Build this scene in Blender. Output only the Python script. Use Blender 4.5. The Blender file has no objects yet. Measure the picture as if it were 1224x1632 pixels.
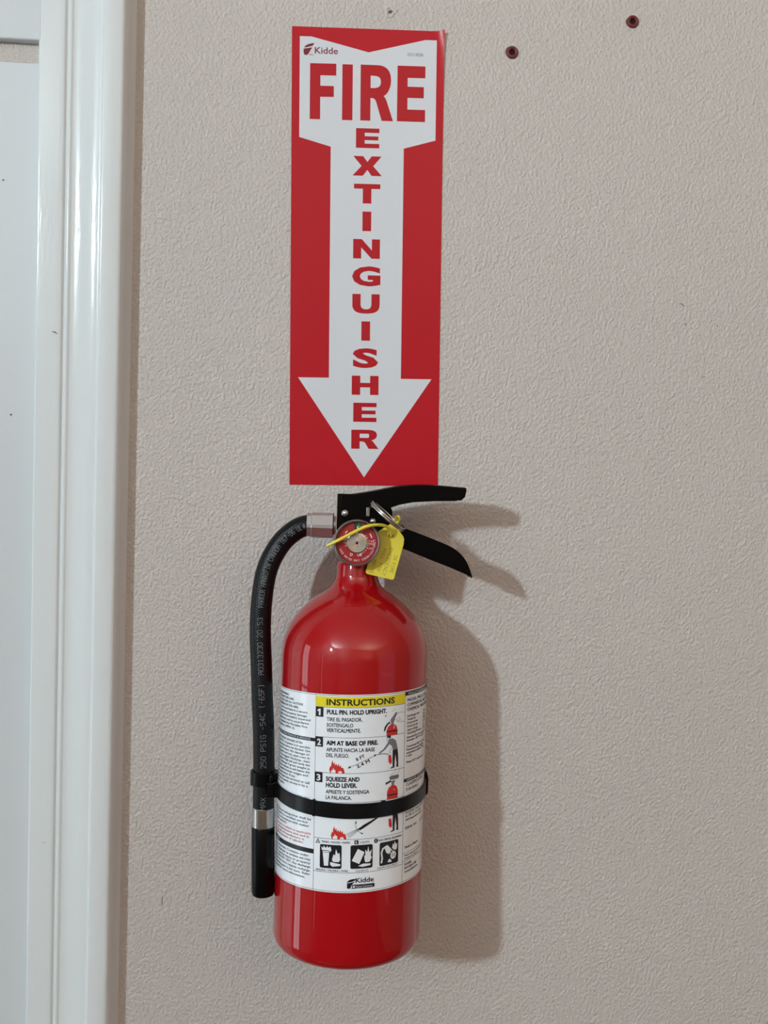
import bpy, bmesh, math, random
from mathutils import Vector, Matrix
from mathutils.geometry import tessellate_polygon

random.seed(4)
SC = bpy.context.scene
COL = SC.collection
H = 1.62            # height of the lens above the floor


def lin(c):
    c /= 255.0
    return c / 12.92 if c <= 0.04045 else ((c + 0.055) / 1.055) ** 2.4


def rgb(r, g, b):
    return (lin(r), lin(g), lin(b), 1.0)


# ------------------------------------------------------------------ camera
cam = bpy.data.objects.new('camera', bpy.data.cameras.new('camera'))
COL.objects.link(cam)
_r = Vector((0.99806744, -0.05240235, 0.0333974))
_u = Vector((-0.03056504, 0.05395119, 0.99807567))
_f = Vector((0.05410334, 0.99716762, -0.05224524))
cam.matrix_world = Matrix(((_r.x, _u.x, -_f.x, 0.0), (_r.y, _u.y, -_f.y, -0.79706),
                           (_r.z, _u.z, -_f.z, H), (0, 0, 0, 1)))
cam.data.sensor_fit = 'VERTICAL'
cam.data.sensor_height = 32.0
cam.data.lens = 1481.98 / 1632.0 * 32.0
cam.data.clip_start = 0.02
SC.camera = cam

# ------------------------------------------------------------------ world, light, exposure
SC.view_settings.view_transform = 'Standard'
SC.view_settings.look = 'None'
SC.view_settings.gamma = 1.0
SC.view_settings.use_curve_mapping = False
SC.view_settings.exposure = 0.42
SC.cycles.use_denoising = True
SC.cycles.max_bounces = 8
SC.cycles.diffuse_bounces = 5
SC.cycles.caustics_reflective = False
SC.cycles.caustics_refractive = False

world = bpy.data.worlds.new('sky')
SC.world = world
world.use_nodes = True
world.node_tree.nodes['Background'].inputs['Color'].default_value = (0.75, 0.87, 1.0, 1)
world.node_tree.nodes['Background'].inputs['Strength'].default_value = 0.30


def area(name, loc, direction, w, h, power, color):
    l = bpy.data.lights.new(name, 'AREA')
    l.shape = 'RECTANGLE'
    l.size, l.size_y = w, h
    l.energy = power
    l.color = color
    o = bpy.data.objects.new(name, l)
    COL.objects.link(o)
    o.location = loc
    o.rotation_euler = Vector(direction).to_track_quat('-Z', 'Y').to_euler()
    return o


XL, XR, YB, ZC = -2.2, 2.5, -3.9, 2.95        # room limits
# daylight through the small window and the door sidelights (all left), plus an added fill lamp behind the camera
area('window_daylight', (XL - 0.05, -2.76, H + 0.95), (1, 0, 0), 0.17, 0.19, 100.0, (0.74, 0.92, 1.0))
area('sidelight_daylight', (XL - 0.05, -0.39, 1.08), (1, 0, 0), 0.44, 1.9, 5.0, (0.80, 0.93, 1.0))
area('narrow_sidelight_daylight', (XL - 0.05, -1.86, 1.08), (1, 0, 0), 0.05, 1.9, 0.6, (0.80, 0.93, 1.0))
area('ceiling_fill', (1.2, -3.0, 1.75), (0, 0, 1), 0.4, 0.4, 43.0, (1.0, 0.84, 0.72))  # unseen lamp, added to brighten the ceiling and warm the ambient light

# ------------------------------------------------------------------ materials
def mat(name, color, rough=0.5, metal=0.0, spec=0.5, coat=0.0, coat_rough=0.05, bump=None):
    m = bpy.data.materials.new(name)
    m.use_nodes = True
    b = m.node_tree.nodes['Principled BSDF']
    b.inputs['Base Color'].default_value = color
    b.inputs['Roughness'].default_value = rough
    b.inputs['Metallic'].default_value = metal
    b.inputs['Specular IOR Level'].default_value = spec
    b.inputs['Coat Weight'].default_value = coat
    b.inputs['Coat Roughness'].default_value = coat_rough
    for bb in (bump or []):
        add_bump(m, *bb)
    return m


def coords(nt):
    tc = nt.nodes.new('ShaderNodeTexCoord')
    return tc.outputs['Object']


def add_bump(m, scale, strength, dist, stretch=(1, 1, 1), detail=3.0, rough=0.5, rot=0.0, ramp=None):
    nt = m.node_tree
    b = nt.nodes['Principled BSDF']
    mp = nt.nodes.new('ShaderNodeMapping')
    mp.inputs['Scale'].default_value = stretch
    mp.inputs['Rotation'].default_value = (0, rot, 0)
    nt.links.new(coords(nt), mp.inputs['Vector'])
    n = nt.nodes.new('ShaderNodeTexNoise')
    n.inputs['Scale'].default_value = scale
    n.inputs['Detail'].default_value = detail
    n.inputs['Roughness'].default_value = rough
    nt.links.new(mp.outputs['Vector'], n.inputs['Vector'])
    src = n.outputs['Fac']
    if ramp:
        r = nt.nodes.new('ShaderNodeValToRGB')
        r.color_ramp.elements[0].position = ramp[0]
        r.color_ramp.elements[1].position = ramp[1]
        r.color_ramp.interpolation = 'EASE'
        nt.links.new(src, r.inputs['Fac'])
        src = r.outputs['Color']
    bp = nt.nodes.new('ShaderNodeBump')
    bp.inputs['Strength'].default_value = strength
    bp.inputs['Distance'].default_value = dist
    nt.links.new(src, bp.inputs['Height'])
    if b.inputs['Normal'].is_linked:
        nt.links.new(b.inputs['Normal'].links[0].from_socket, bp.inputs['Normal'])
    nt.links.new(bp.outputs['Normal'], b.inputs['Normal'])


def tint(m, c1, c2, scale, stretch=(1, 1, 1)):
    nt = m.node_tree
    mp = nt.nodes.new('ShaderNodeMapping')
    mp.inputs['Scale'].default_value = stretch
    nt.links.new(coords(nt), mp.inputs['Vector'])
    n = nt.nodes.new('ShaderNodeTexNoise')
    n.inputs['Scale'].default_value = scale
    n.inputs['Detail'].default_value = 2
    nt.links.new(mp.outputs['Vector'], n.inputs['Vector'])
    mx = nt.nodes.new('ShaderNodeMix')
    mx.data_type = 'RGBA'
    mx.inputs['A'].default_value = c1
    mx.inputs['B'].default_value = c2
    nt.links.new(n.outputs['Fac'], mx.inputs['Factor'])
    nt.links.new(mx.outputs['Result'], nt.nodes['Principled BSDF'].inputs['Base Color'])


M = {}
M['wall'] = mat('wall_paint', rgb(206, 196, 188), 0.38, spec=0.5)
tint(M['wall'], rgb(207, 198, 193), rgb(202, 194, 189), 6)
add_bump(M['wall'], 380, 0.8, 0.0009, (1, 1, 0.85), 3, 0.55, 0.6, (0.28, 0.80))
add_bump(M['wall'], 120, 0.45, 0.0009, (1, 1, 1), 2, 0.5, 0.0)
M['room'] = mat('room_paint', rgb(150, 130, 112), 0.6)
M['ceiling'] = mat('ceiling_paint', rgb(232, 228, 222), 0.7)
M['floor'] = mat('floor_wood', rgb(150, 122, 98), 0.35)
tint(M['floor'], rgb(92, 66, 48), rgb(70, 48, 34), 9, (1, 12, 1))
M['trim'] = mat('trim_enamel', rgb(226, 230, 232), 0.17, spec=0.32,
                bump=[(38, 0.35, 0.0006, (1, 1, 0.25), 3, 0.6), (420, 0.4, 0.0003, (1, 1, 0.12), 3, 0.6)])
M['door'] = mat('door_enamel', rgb(214, 219, 223), 0.34, bump=[(30, 0.15, 0.0004, (1, 1, 0.4))])
M['scuff'] = mat('dark_scuff', rgb(92, 84, 78), 0.7)
M['spackle'] = mat('spackle', rgb(214, 208, 200), 0.8)
M['anchor'] = mat('anchor_plastic', rgb(112, 38, 38), 0.5, bump=[(900, 0.3, 0.0002)])
M['hole'] = mat('dark_hole', rgb(14, 8, 8), 0.9)
SB = [(75, 0.35, 0.0008, (1, 1, 0.8), 2, 0.5)]
M['sign_red'] = mat('sign_red_vinyl', rgb(188, 20, 36), 0.33, spec=0.3, bump=SB)
M['sign_white'] = mat('sign_white_vinyl', rgb(220, 223, 230), 0.30, spec=0.45, bump=SB)
M['sign_ink'] = mat('sign_red_ink', rgb(184, 22, 36), 0.33, spec=0.3, bump=SB)
M['sign_dark'] = mat('sign_maroon_ink', rgb(120, 20, 40), 0.35)
M['tank'] = mat('red_enamel', rgb(168, 3, 14), 0.4, spec=0.15, coat=1.0, coat_rough=0.025,
                bump=[(32, 0.06, 0.0005, (1, 1, 0.35))])
M['paper'] = mat('label_vinyl', rgb(240, 243, 249), 0.20, spec=0.5, coat=0.5, coat_rough=0.08,
                 bump=[(60, 0.08, 0.0003)])
M['black_ink'] = mat('black_ink', rgb(30, 27, 34), 0.30)
M['grey_ink'] = mat('grey_ink', rgb(120, 118, 126), 0.35)
M['red_ink'] = mat('red_ink', rgb(206, 46, 40), 0.35)
M['pale_red_ink'] = mat('pale_red_ink', rgb(206, 110, 104), 0.4)
M['white_ink'] = mat('white_ink', rgb(232, 234, 238), 0.35)
M['yellow_ink'] = mat('yellow_ink', rgb(230, 212, 38), 0.28)
M['rubber'] = mat('black_rubber', rgb(7, 7, 9), 0.36, spec=0.3)
M['hose_print'] = mat('hose_print', rgb(128, 132, 140), 0.55)
M['black_metal'] = mat('black_enamel', rgb(4, 4, 5), 0.32, spec=0.09, bump=[(300, 0.15, 0.0002)])
M['black_plastic'] = mat('black_plastic', rgb(6, 6, 7), 0.28, spec=0.2)
M['strap'] = mat('strap_plastic', rgb(13, 14, 16), 0.27, spec=0.3, bump=[(90, 0.12, 0.0004)])
M['steel'] = mat('brushed_steel', rgb(198, 196, 192), 0.26, 1.0, bump=[(500, 0.2, 0.0001, (1, 1, 0.1))])
M['alu'] = mat('cast_aluminium', rgb(200, 198, 200), 0.42, 1.0, bump=[(300, 0.15, 0.0002)])
M['bezel'] = mat('bezel_steel', rgb(164, 158, 152), 0.34, 1.0, bump=[(500, 0.2, 0.0001)])
M['dial'] = mat('dial_red', rgb(176, 26, 36), 0.4)
M['green'] = mat('dial_green', rgb(26, 62, 38), 0.4)
M['green_ink'] = mat('dial_green_ink', rgb(80, 180, 100), 0.5)
M['yellow'] = mat('yellow_plastic', rgb(228, 212, 72), 0.32, spec=0.5, bump=[(250, 0.15, 0.0002)])
M['tag_ink'] = mat('tag_ink', rgb(96, 88, 52), 0.6)
M['frame'] = mat('window_frame_paint', rgb(226, 226, 224), 0.4)

g = bpy.data.materials.new('clear_lens')
g.use_nodes = True
nt = g.node_tree
nt.nodes.remove(nt.nodes['Principled BSDF'])
tr = nt.nodes.new('ShaderNodeBsdfTransparent')
gl = nt.nodes.new('ShaderNodeBsdfGlossy')
gl.inputs['Roughness'].default_value = 0.04
fr = nt.nodes.new('ShaderNodeFresnel')
fr.inputs['IOR'].default_value = 1.25
mx = nt.nodes.new('ShaderNodeMixShader')
nt.links.new(fr.outputs[0], mx.inputs[0])
nt.links.new(tr.outputs[0], mx.inputs[1])
nt.links.new(gl.outputs[0], mx.inputs[2])
nt.links.new(mx.outputs[0], nt.nodes['Material Output'].inputs['Surface'])
M['lens'] = g


# ------------------------------------------------------------------ mesh helpers
class MB:
    def __init__(self, span=0, axis=0):
        self.v, self.f = [], []
        self.span, self.axis = span, axis

    def add(self, vs, fs):
        n = len(self.v)
        self.v += [tuple(x) for x in vs]
        self.f += [tuple(i + n for i in q) for q in fs]

    def box(self, lo, hi):
        x0, y0, z0 = lo
        x1, y1, z1 = hi
        self.add([(x0, y0, z0), (x1, y0, z0), (x1, y1, z0), (x0, y1, z0),
                  (x0, y0, z1), (x1, y0, z1), (x1, y1, z1), (x0, y1, z1)],
                 [(0, 3, 2, 1), (4, 5, 6, 7), (0, 1, 5, 4), (1, 2, 6, 5), (2, 3, 7, 6), (3, 0, 4, 7)])

    def prism(self, pts, y0, y1, holes=()):
        """outline in x/z, thickness in y (y0 is the face towards the viewer)"""
        loops = [list(pts)] + [list(h) for h in holes]
        flat = [p for l in loops for p in l]
        tris = tessellate_polygon([[Vector((a, b, 0)) for a, b in l] for l in loops])
        n = len(flat)
        vs = [(a, y0, b) for a, b in flat] + [(a, y1, b) for a, b in flat]
        fs = [tuple(t) for t in tris] + [tuple(i + n for i in reversed(t)) for t in tris]
        k = 0
        for l in loops:
            m = len(l)
            for i in range(m):
                a, b = k + i, k + (i + 1) % m
                fs.append((a, b, b + n, a + n))
            k += m
        self.add(vs, fs)

    def lathe(self, prof, axis='z', c=(0, 0, 0), n=64, closed=False):
        vs, fs = [], []
        m = len(prof)
        for i in range(n):
            a = 2 * math.pi * i / n
            for r, h in prof:
                p, q = r * math.cos(a), r * math.sin(a)
                vs.append({'z': (p, q, h), 'y': (p, h, q), 'x': (h, p, q)}[axis])
        for i in range(n):
            j = (i + 1) % n
            for k in range(m if closed else m - 1):
                k2 = (k + 1) % m
                fs.append((i * m + k, j * m + k, j * m + k2, i * m + k2))
        self.add([(x + c[0], y + c[1], z + c[2]) for x, y, z in vs], fs)

    def tube(self, path, rad, n=24, caps=True):
        path = [Vector(p) for p in path]
        rads = rad if isinstance(rad, (list, tuple)) else [rad] * len(path)
        frames = sweep_frames(path)
        vs, fs = [], []
        for p, (t, a, b), r in zip(path, frames, rads):
            for i in range(n):
                an = 2 * math.pi * i / n
                vs.append(p + a * (r * math.cos(an)) + b * (r * math.sin(an)))
        for k in range(len(path) - 1):
            for i in range(n):
                j = (i + 1) % n
                fs.append((k * n + i, k * n + j, (k + 1) * n + j, (k + 1) * n + i))
        if caps:
            fs.append(tuple(reversed(range(n))))
            fs.append(tuple(range((len(path) - 1) * n, len(path) * n)))
        self.add(vs, fs)

    def flat(self, pts, fn, holes=()):
        """filled 2-D outline put on a surface by fn(u, v)"""
        loops = [list(pts)] + [list(h) for h in holes]
        flat = [p for l in loops for p in l]
        tris = tessellate_polygon([[Vector((a, b, 0)) for a, b in l] for l in loops])
        todo = [tuple(flat[i] for i in t) for t in tris]
        done = []
        while todo:         # split wide triangles so that they follow a curved surface
            t = todo.pop()
            x = self.axis
            e = max(range(3), key=lambda i: abs(t[i][x] - t[(i + 1) % 3][x]))
            a, b, c = t[e], t[(e + 1) % 3], t[(e + 2) % 3]
            if self.span and abs(a[x] - b[x]) > self.span:
                m = ((a[0] + b[0]) / 2, (a[1] + b[1]) / 2)
                todo += [(a, m, c), (m, b, c)]
            else:
                done.append(t)
        self.add([fn(*p) for t in done for p in t], [(3 * i, 3 * i + 1, 3 * i + 2) for i in range(len(done))])

    def rect(self, u0, v0, u1, v1, fn, nu=1, nv=1):
        vs = [fn(u0 + (u1 - u0) * i / nu, v0 + (v1 - v0) * j / nv) for j in range(nv + 1) for i in range(nu + 1)]
        fs = [(j * (nu + 1) + i, j * (nu + 1) + i + 1, (j + 1) * (nu + 1) + i + 1, (j + 1) * (nu + 1) + i)
              for j in range(nv) for i in range(nu)]
        self.add(vs, fs)

    def line(self, pts, w, fn):
        for (a, b), (c, d) in zip(pts[:-1], pts[1:]):
            L = math.hypot(c - a, d - b) or 1
            nx, ny = -(d - b) / L * w / 2, (c - a) / L * w / 2
            ex, ey = (c - a) / L * w * 0.3, (d - b) / L * w * 0.3
            self.flat([(a - ex + nx, b - ey + ny), (a - ex - nx, b - ey - ny),
                       (c + ex - nx, d + ey - ny), (c + ex + nx, d + ey + ny)], fn)

    def obj(self, name, m, parent=None, smooth=True, scale=1.0, bevel=0.0, angle=0.6, fixn=True):
        me = bpy.data.meshes.new(name)
        me.from_pydata([(x * scale, y * scale, z * scale) for x, y, z in self.v], [], self.f)
        bm = bmesh.new()
        bm.from_mesh(me)
        if fixn:
            bmesh.ops.remove_doubles(bm, verts=bm.verts, dist=1e-7)
            bmesh.ops.recalc_face_normals(bm, faces=bm.faces)
        bm.to_mesh(me)
        bm.free()
        if smooth:
            me.polygons.foreach_set('use_smooth', [True] * len(me.polygons))
            me.set_sharp_from_angle(angle=angle)
        me.materials.append(M[m] if isinstance(m, str) else m)
        o = bpy.data.objects.new(name, me)
        COL.objects.link(o)
        if parent:
            o.parent = parent
        if bevel:
            bv = o.modifiers.new('bevel', 'BEVEL')
            bv.width = bevel
            bv.segments = 2
            bv.limit_method = 'ANGLE'
            bv.angle_limit = 0.6
        return o


def sweep_frames(path):
    out = []
    a = None
    for i, p in enumerate(path):
        t = (path[min(i + 1, len(path) - 1)] - path[max(i - 1, 0)]).normalized()
        if a is None:
            ref = Vector((0, 1, 0)) if abs(t.y) < 0.9 else Vector((1, 0, 0))
            a = (ref - t * ref.dot(t)).normalized()
        else:
            a = (a - t * a.dot(t)).normalized()
        out.append((t, a, t.cross(a)))
    return out


def catmull(pts, per=8):
    P = [Vector(p) for p in pts]
    P = [P[0] * 2 - P[1]] + P + [P[-1] * 2 - P[-2]]
    out = []
    for i in range(1, len(P) - 2):
        for k in range(per):
            t = k / per
            a, b, c, d = P[i - 1:i + 3]
            out.append(0.5 * ((2 * b) + (c - a) * t + (2 * a - 5 * b + 4 * c - d) * t * t + (3 * b - a - 3 * c + d) * t ** 3))
    out.append(P[-2])
    return out


def empty(name, loc=(0, 0, 0), rot=(0, 0, 0), label=None, cat=None, group=None):
    o = bpy.data.objects.new(name, None)
    o.empty_display_size = 0.05
    COL.objects.link(o)
    o.location, o.rotation_euler = loc, rot
    tag(o, label, cat, group)
    return o


def tag(o, label=None, cat=None, group=None, kind=None):
    for k, v in (('label', label), ('category', cat), ('group', group), ('kind', kind)):
        if v:
            o[k] = v
    return o


_tc = {}


def glyphs(text, offset=0.0, spacing=1.0):
    """flat outline of a line of text from the built-in font: (verts, faces)"""
    key = (text, offset, spacing)
    if key not in _tc:
        cu = bpy.data.curves.new('tmp', 'FONT')
        cu.body = text
        cu.size = 1.0
        cu.offset = offset
        cu.space_character = spacing
        cu.resolution_u = 3
        ob = bpy.data.objects.new('tmp', cu)
        COL.objects.link(ob)
        dg = bpy.context.evaluated_depsgraph_get()
        me = bpy.data.meshes.new_from_object(ob.evaluated_get(dg))
        _tc[key] = ([(v.co.x, v.co.y) for v in me.vertices], [tuple(p.vertices) for p in me.polygons])
        bpy.data.objects.remove(ob)
        bpy.data.curves.remove(cu)
        bpy.data.meshes.remove(me)
    return _tc[key]


CAP = 0.70   # cap height of the built-in font at size 1


def text(mb, s, x, z, cap, fn, width=None, bold=0.0, right=None, rot=0.0, center=False, spacing=1.0):
    """text with baseline start (x, z) and capital height cap; width fits it"""
    multi = bold > 0 and any(ch in 'MWmw1' for ch in s)     # the font's own emboldening breaks these letters
    vs, fs = glyphs(s, 0.0 if multi else bold, spacing)
    if not vs:
        return
    x0 = min(v[0] for v in vs) - (bold if multi else 0)
    x1 = max(v[0] for v in vs) + (bold if multi else 0)
    sy = cap / (CAP + 2 * bold)
    sx = sy if width is None else width / (x1 - x0)
    c, d = math.cos(rot), math.sin(rot)
    shifts = [(i * bold, j * bold) for i in (-1, 0, 1) for j in (-1, 1)] if multi else [(0, 0)]
    for ox, oz in shifts:
        out = []
        for a, b in vs:
            p, q = (a + ox - x0) * sx, (b + oz + bold) * sy
            out.append(fn(x + p * c - q * d, z + p * d + q * c))
        mb.add(out, fs)


def text_box(mb, s, u0, v0, u1, v1, fn, bold=0.0):
    vs, fs = glyphs(s, bold)
    xs = [v[0] for v in vs]
    ys = [v[1] for v in vs]
    ax, bx, ay, by = min(xs), max(xs), min(ys), max(ys)
    mb.add([fn(u0 + (a - ax) / (bx - ax) * (u1 - u0), v0 + (b - ay) / (by - ay) * (v1 - v0)) for a, b in vs], fs)


# single-stroke lettering (inkjet print on the hose, stamped tag)
STK = {
    'A': ['0002143402', '0232'], 'B': ['00062635342313', '23323110 00'], 'C': ['4130101505163645'],
}
_S = {
    'A': [[(0, 0), (0, 4), (1, 6), (3, 6), (4, 4), (4, 0)], [(0, 3), (4, 3)]],
    'C': [[(4, 1), (3, 0), (1, 0), (0, 1), (0, 5), (1, 6), (3, 6), (4, 5)]],
    'D': [[(0, 0), (0, 6), (3, 6), (4, 5), (4, 1), (3, 0), (0, 0)]],
    'E': [[(4, 0), (0, 0), (0, 6), (4, 6)], [(0, 3), (3, 3)]],
    'F': [[(0, 0), (0, 6), (4, 6)], [(0, 3), (3, 3)]],
    'G': [[(4, 5), (3, 6), (1, 6), (0, 5), (0, 1), (1, 0), (4, 0), (4, 3), (2, 3)]],
    'H': [[(0, 0), (0, 6)], [(4, 0), (4, 6)], [(0, 3), (4, 3)]],
    'I': [[(1, 0), (3, 0)], [(2, 0), (2, 6)], [(1, 6), (3, 6)]],
    'K': [[(0, 0), (0, 6)], [(4, 6), (0, 3), (4, 0)]],
    'L': [[(0, 6), (0, 0), (4, 0)]],
    'M': [[(0, 0), (0, 6), (2, 3), (4, 6), (4, 0)]],
    'N': [[(0, 0), (0, 6), (4, 0), (4, 6)]],
    'O': [[(0, 1), (0, 5), (1, 6), (3, 6), (4, 5), (4, 1), (3, 0), (1, 0), (0, 1)]],
    'P': [[(0, 0), (0, 6), (3, 6), (4, 5), (4, 4), (3, 3), (0, 3)]],
    'R': [[(0, 0), (0, 6), (3, 6), (4, 5), (4, 4), (3, 3), (0, 3)], [(2, 3), (4, 0)]],
    'S': [[(0, 1), (1, 0), (3, 0), (4, 1), (4, 2), (3, 3), (1, 3), (0, 4), (0, 5), (1, 6), (3, 6), (4, 5)]],
    'U': [[(0, 6), (0, 1), (1, 0), (3, 0), (4, 1), (4, 6)]],
    'V': [[(0, 6), (2, 0), (4, 6)]],
    'B': [[(0, 0), (0, 6), (3, 6), (4, 5), (4, 4), (3, 3), (4, 2), (4, 1), (3, 0), (0, 0)], [(0, 3), (3, 3)]],
    'X': [[(0, 0), (4, 6)], [(0, 6), (4, 0)]],
    'Y': [[(0, 6), (2, 3), (4, 6)], [(2, 3), (2, 0)]],
    '0': [[(0, 1), (0, 5), (1, 6), (3, 6), (4, 5), (4, 1), (3, 0), (1, 0), (0, 1)]],
    '1': [[(1, 5), (2, 6), (2, 0)], [(1, 0), (3, 0)]],
    '2': [[(0, 5), (1, 6), (3, 6), (4, 5), (4, 4), (0, 0), (4, 0)]],
    '3': [[(0, 5), (1, 6), (3, 6), (4, 5), (4, 4), (3, 3), (4, 2), (4, 1), (3, 0), (1, 0), (0, 1)], [(2, 3), (3, 3)]],
    '4': [[(3, 0), (3, 6), (0, 2), (4, 2)]],
    '5': [[(4, 6), (0, 6), (0, 3.5), (3, 3.5), (4, 2.5), (4, 1), (3, 0), (0, 0)]],
    '6': [[(3, 6), (1, 6), (0, 4), (0, 1), (1, 0), (3, 0), (4, 1), (4, 2), (3, 3), (0, 3)]],
    '7': [[(0, 6), (4, 6), (1, 0)]],
    '-': [[(0.5, 3), (3.5, 3)]], ':': [[(2, 1.5), (2, 2)], [(2, 4), (2, 4.5)]], '.': [[(1.7, 0), (2.2, 0)]],
    '(': [[(3, -0.5), (2, 1), (2, 5), (3, 6.5)]], ')': [[(1, -0.5), (2, 1), (2, 5), (1, 6.5)]], ' ': [],
    '@': [[(2.6, 2), (2.6, 4.5), (3.6, 4.5), (3.6, 3.4), (2.6, 3.4), (3.6, 2)],
          [(2, 1), (1, 3), (2, 6), (4, 6), (5, 3), (4, 1), (2, 1)]],
}


def stroke(mb, s, x, z, size, w, fn, rot=0.0, pitch=6.0, width=1.0):
    k = size / 6.0
    c, d = math.cos(rot), math.sin(rot)
    for i, ch in enumerate(s):
        for pl in _S[ch]:
            pts = []
            for a, b in pl:
                p, q = (i * pitch + a) * k * width, b * k
                pts.append((x + p * c - q * d, z + p * d + q * c))
            mb.line(pts, w, fn)


def struct(o):
    o['kind'] = 'structure'
    return o


# ------------------------------------------------------------------ the setting
b = MB()
b.box((XL - 0.15, YB - 0.15, -0.05), (XR + 0.15, 0.15, 0))
struct(b.obj('floor', 'floor', smooth=False))
b = MB()
b.box((XL - 0.15, YB - 0.15, ZC), (XR + 0.15, 0.15, ZC + 0.05))
struct(b.obj('ceiling', 'ceiling', smooth=False))
DX0, DX1, DTOP = -1.05, -0.246, H + 0.3330
b = MB()
b.box((DX1, 0, 0), (XR, 0.12, ZC))
b.box((XL, 0, 0), (DX0, 0.12, ZC))
b.box((DX0, 0, DTOP + 0.03), (DX1, 0.12, ZC))
wall = struct(b.obj('wall_front', 'wall', smooth=False))


def wall_with_holes(name, axis, pos, a0, a1, holes, thick):
    """wall across x (axis 'x') or along y; holes = (a, b, z0, z1) sorted"""
    b = MB()

    def bx(p, q, z0, z1):
        if axis == 'y':
            b.box((pos - thick, p, z0), (pos, q, z1))
        else:
            b.box((p, pos - thick, z0), (q, pos, z1))
    cur = a0
    for (p, q, z0, z1) in holes:
        bx(cur, p, 0, ZC)
        if z0 > 0:
            bx(p, q, 0, z0)
        bx(p, q, z1, ZC)
        cur = q
    bx(cur, a1, 0, ZC)
    return struct(b.obj(name, 'room', smooth=False))


WY0, WY1, WZ0, WZ1 = -2.88, -2.64, H + 0.83, H + 1.07
GZ1 = 2.05
wall_with_holes('wall_left', 'y', XL, YB, 0.0, [(WY0, WY1, WZ0, WZ1), (-1.90, -1.82, 0.10, GZ1), (-0.62, -0.16, 0.10, GZ1)], 0.12)
RX0, RX1, RZ0, RZ1 = -3.5, -1.4, 0.2, 2.1
wall_with_holes('wall_back', 'x', YB, XL, XR, [], 0.12)
wall_with_holes('wall_right', 'y', XR + 0.12, YB, 0.12, [(RX0, RX1, RZ0, RZ1)], 0.12)


def window_frame(b, axis, pos, p, q, z0, z1, w, nv, nh, bar=0.018):
    def bx(a0, a1, c0, c1, d=0.03):
        if axis == 'y':
            b.box((pos - 0.05, a0, c0), (pos - 0.05 + d, a1, c1))
        else:
            b.box((a0, pos - 0.05, c0), (a1, pos - 0.05 + d, c1))
    bx(p, p + w, z0, z1)
    bx(q - w, q, z0, z1)
    bx(p + w, q - w, z0, z0 + w)
    bx(p + w, q - w, z1 - w, z1)
    for i in range(1, nv):
        c = p + (q - p) * i / nv
        bx(c - bar / 2, c + bar / 2, z0 + w, z1 - w, 0.025)
    for i in range(1, nh):
        c = z0 + (z1 - z0) * i / nh
        bx(p + w, q - w, c - bar / 2, c + bar / 2, 0.02)


for nm, ax, pos, p, q, z0, z1, w, nv, nh in (
        ('window_1', 'y', XL, WY0, WY1, WZ0, WZ1, 0.02, 1, 1),
        ('window_2', 'y', XR + 0.12, RX0, RX1, RZ0, RZ1, 0.05, 2, 2),
        ('window_3', 'y', XL, -0.62, -0.16, 0.10, GZ1, 0.012, 2, 4), ('window_4', 'y', XL, -1.90, -1.82, 0.10, GZ1, 0.012, 1, 1)):
    b = MB()
    window_frame(b, ax, pos, p, q, z0, z1, w, nv, nh)
    fo = struct(b.obj(nm, 'frame', smooth=False))

b = MB()
b.box((XL, -1.60, 0.01), (XL + 0.03, -0.72, 2.03))
for z0, z1 in ((0.2, 0.95), (1.1, 1.85)):
    b.box((XL + 0.03, -1.48, z0), (XL + 0.04, -0.84, z1))
struct(b.obj('door_2', 'frame', smooth=False))

# door and its head on the left of the photograph
b = MB()
b.box((DX0 + 0.003, -0.003, 0.012), (DX1 - 0.002, 0.035, DTOP - 0.0158))
door = struct(b.obj('door_1', 'door', smooth=False))
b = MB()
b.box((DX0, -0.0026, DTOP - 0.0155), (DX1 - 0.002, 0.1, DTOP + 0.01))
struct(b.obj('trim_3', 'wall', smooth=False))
b = MB()
for x, z, w, h in ((-0.2795, H + 0.222, 0.0012, 0.0008), (-0.271, H + 0.03, 0.0009, 0.0012)):
    b.flat([(x - w, z), (x, z - h), (x + w, z + h * 0.4), (x, z + h)], lambda a, c: (a, -0.0033, c))
b.obj('scuff', 'scuff', door, smooth=False)
b = MB()
b.box((DX0, -0.010, DTOP), (DX1 - 0.002, -0.0, DTOP + 0.12))
struct(b.obj('trim_2', 'door', smooth=False, bevel=0.0012))

# casing profile (x, y) in metres, y<0 is towards the room
PROF = [(-0.2505, 0.012), (-0.2505, -0.0080), (-0.2503, -0.0090), (-0.2496, -0.0097), (-0.2490, -0.0099), (-0.2482, -0.0100), (-0.2400, -0.0104), (-0.2335, -0.0109),
        (-0.2302, -0.0110), (-0.2292, -0.0108), (-0.2286, -0.0102), (-0.2280, -0.0092), (-0.2274, -0.0088), (-0.2268, -0.0092), (-0.2262, -0.0102),
        (-0.2254, -0.0108), (-0.2240, -0.0109), (-0.2232, -0.0105), (-0.2226, -0.0098), (-0.2216, -0.0096),
        (-0.2190, -0.0098), (-0.2160, -0.0104), (-0.2125, -0.0114), (-0.2090, -0.0127), (-0.2055, -0.0139),
        (-0.2022, -0.0147), (-0.1996, -0.0150), (-0.1984, -0.0150), (-0.1978, -0.0153), (-0.1974, -0.0166), (-0.1970, -0.0176),
        (-0.1964, -0.0180), (-0.1955, -0.0182), (-0.1900, -0.0183), (-0.1832, -0.0181), (-0.1812, -0.0176), (-0.1798, -0.0162),
        (-0.1788, -0.0130), (-0.1778, -0.0080), (-0.1768, -0.0034), (-0.1752, -0.0008), (-0.1738, 0.0004)]
b = MB()
zs = [i * 0.06 for i in range(36)]
vs = [(x, y, z) for z in zs for x, y in PROF]
n = len(PROF)
fs = [(k * n + i, k * n + i + 1, (k + 1) * n + i + 1, (k + 1) * n + i) for k in range(len(zs) - 1) for i in range(n - 1)]
b.add(vs, fs)
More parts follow.
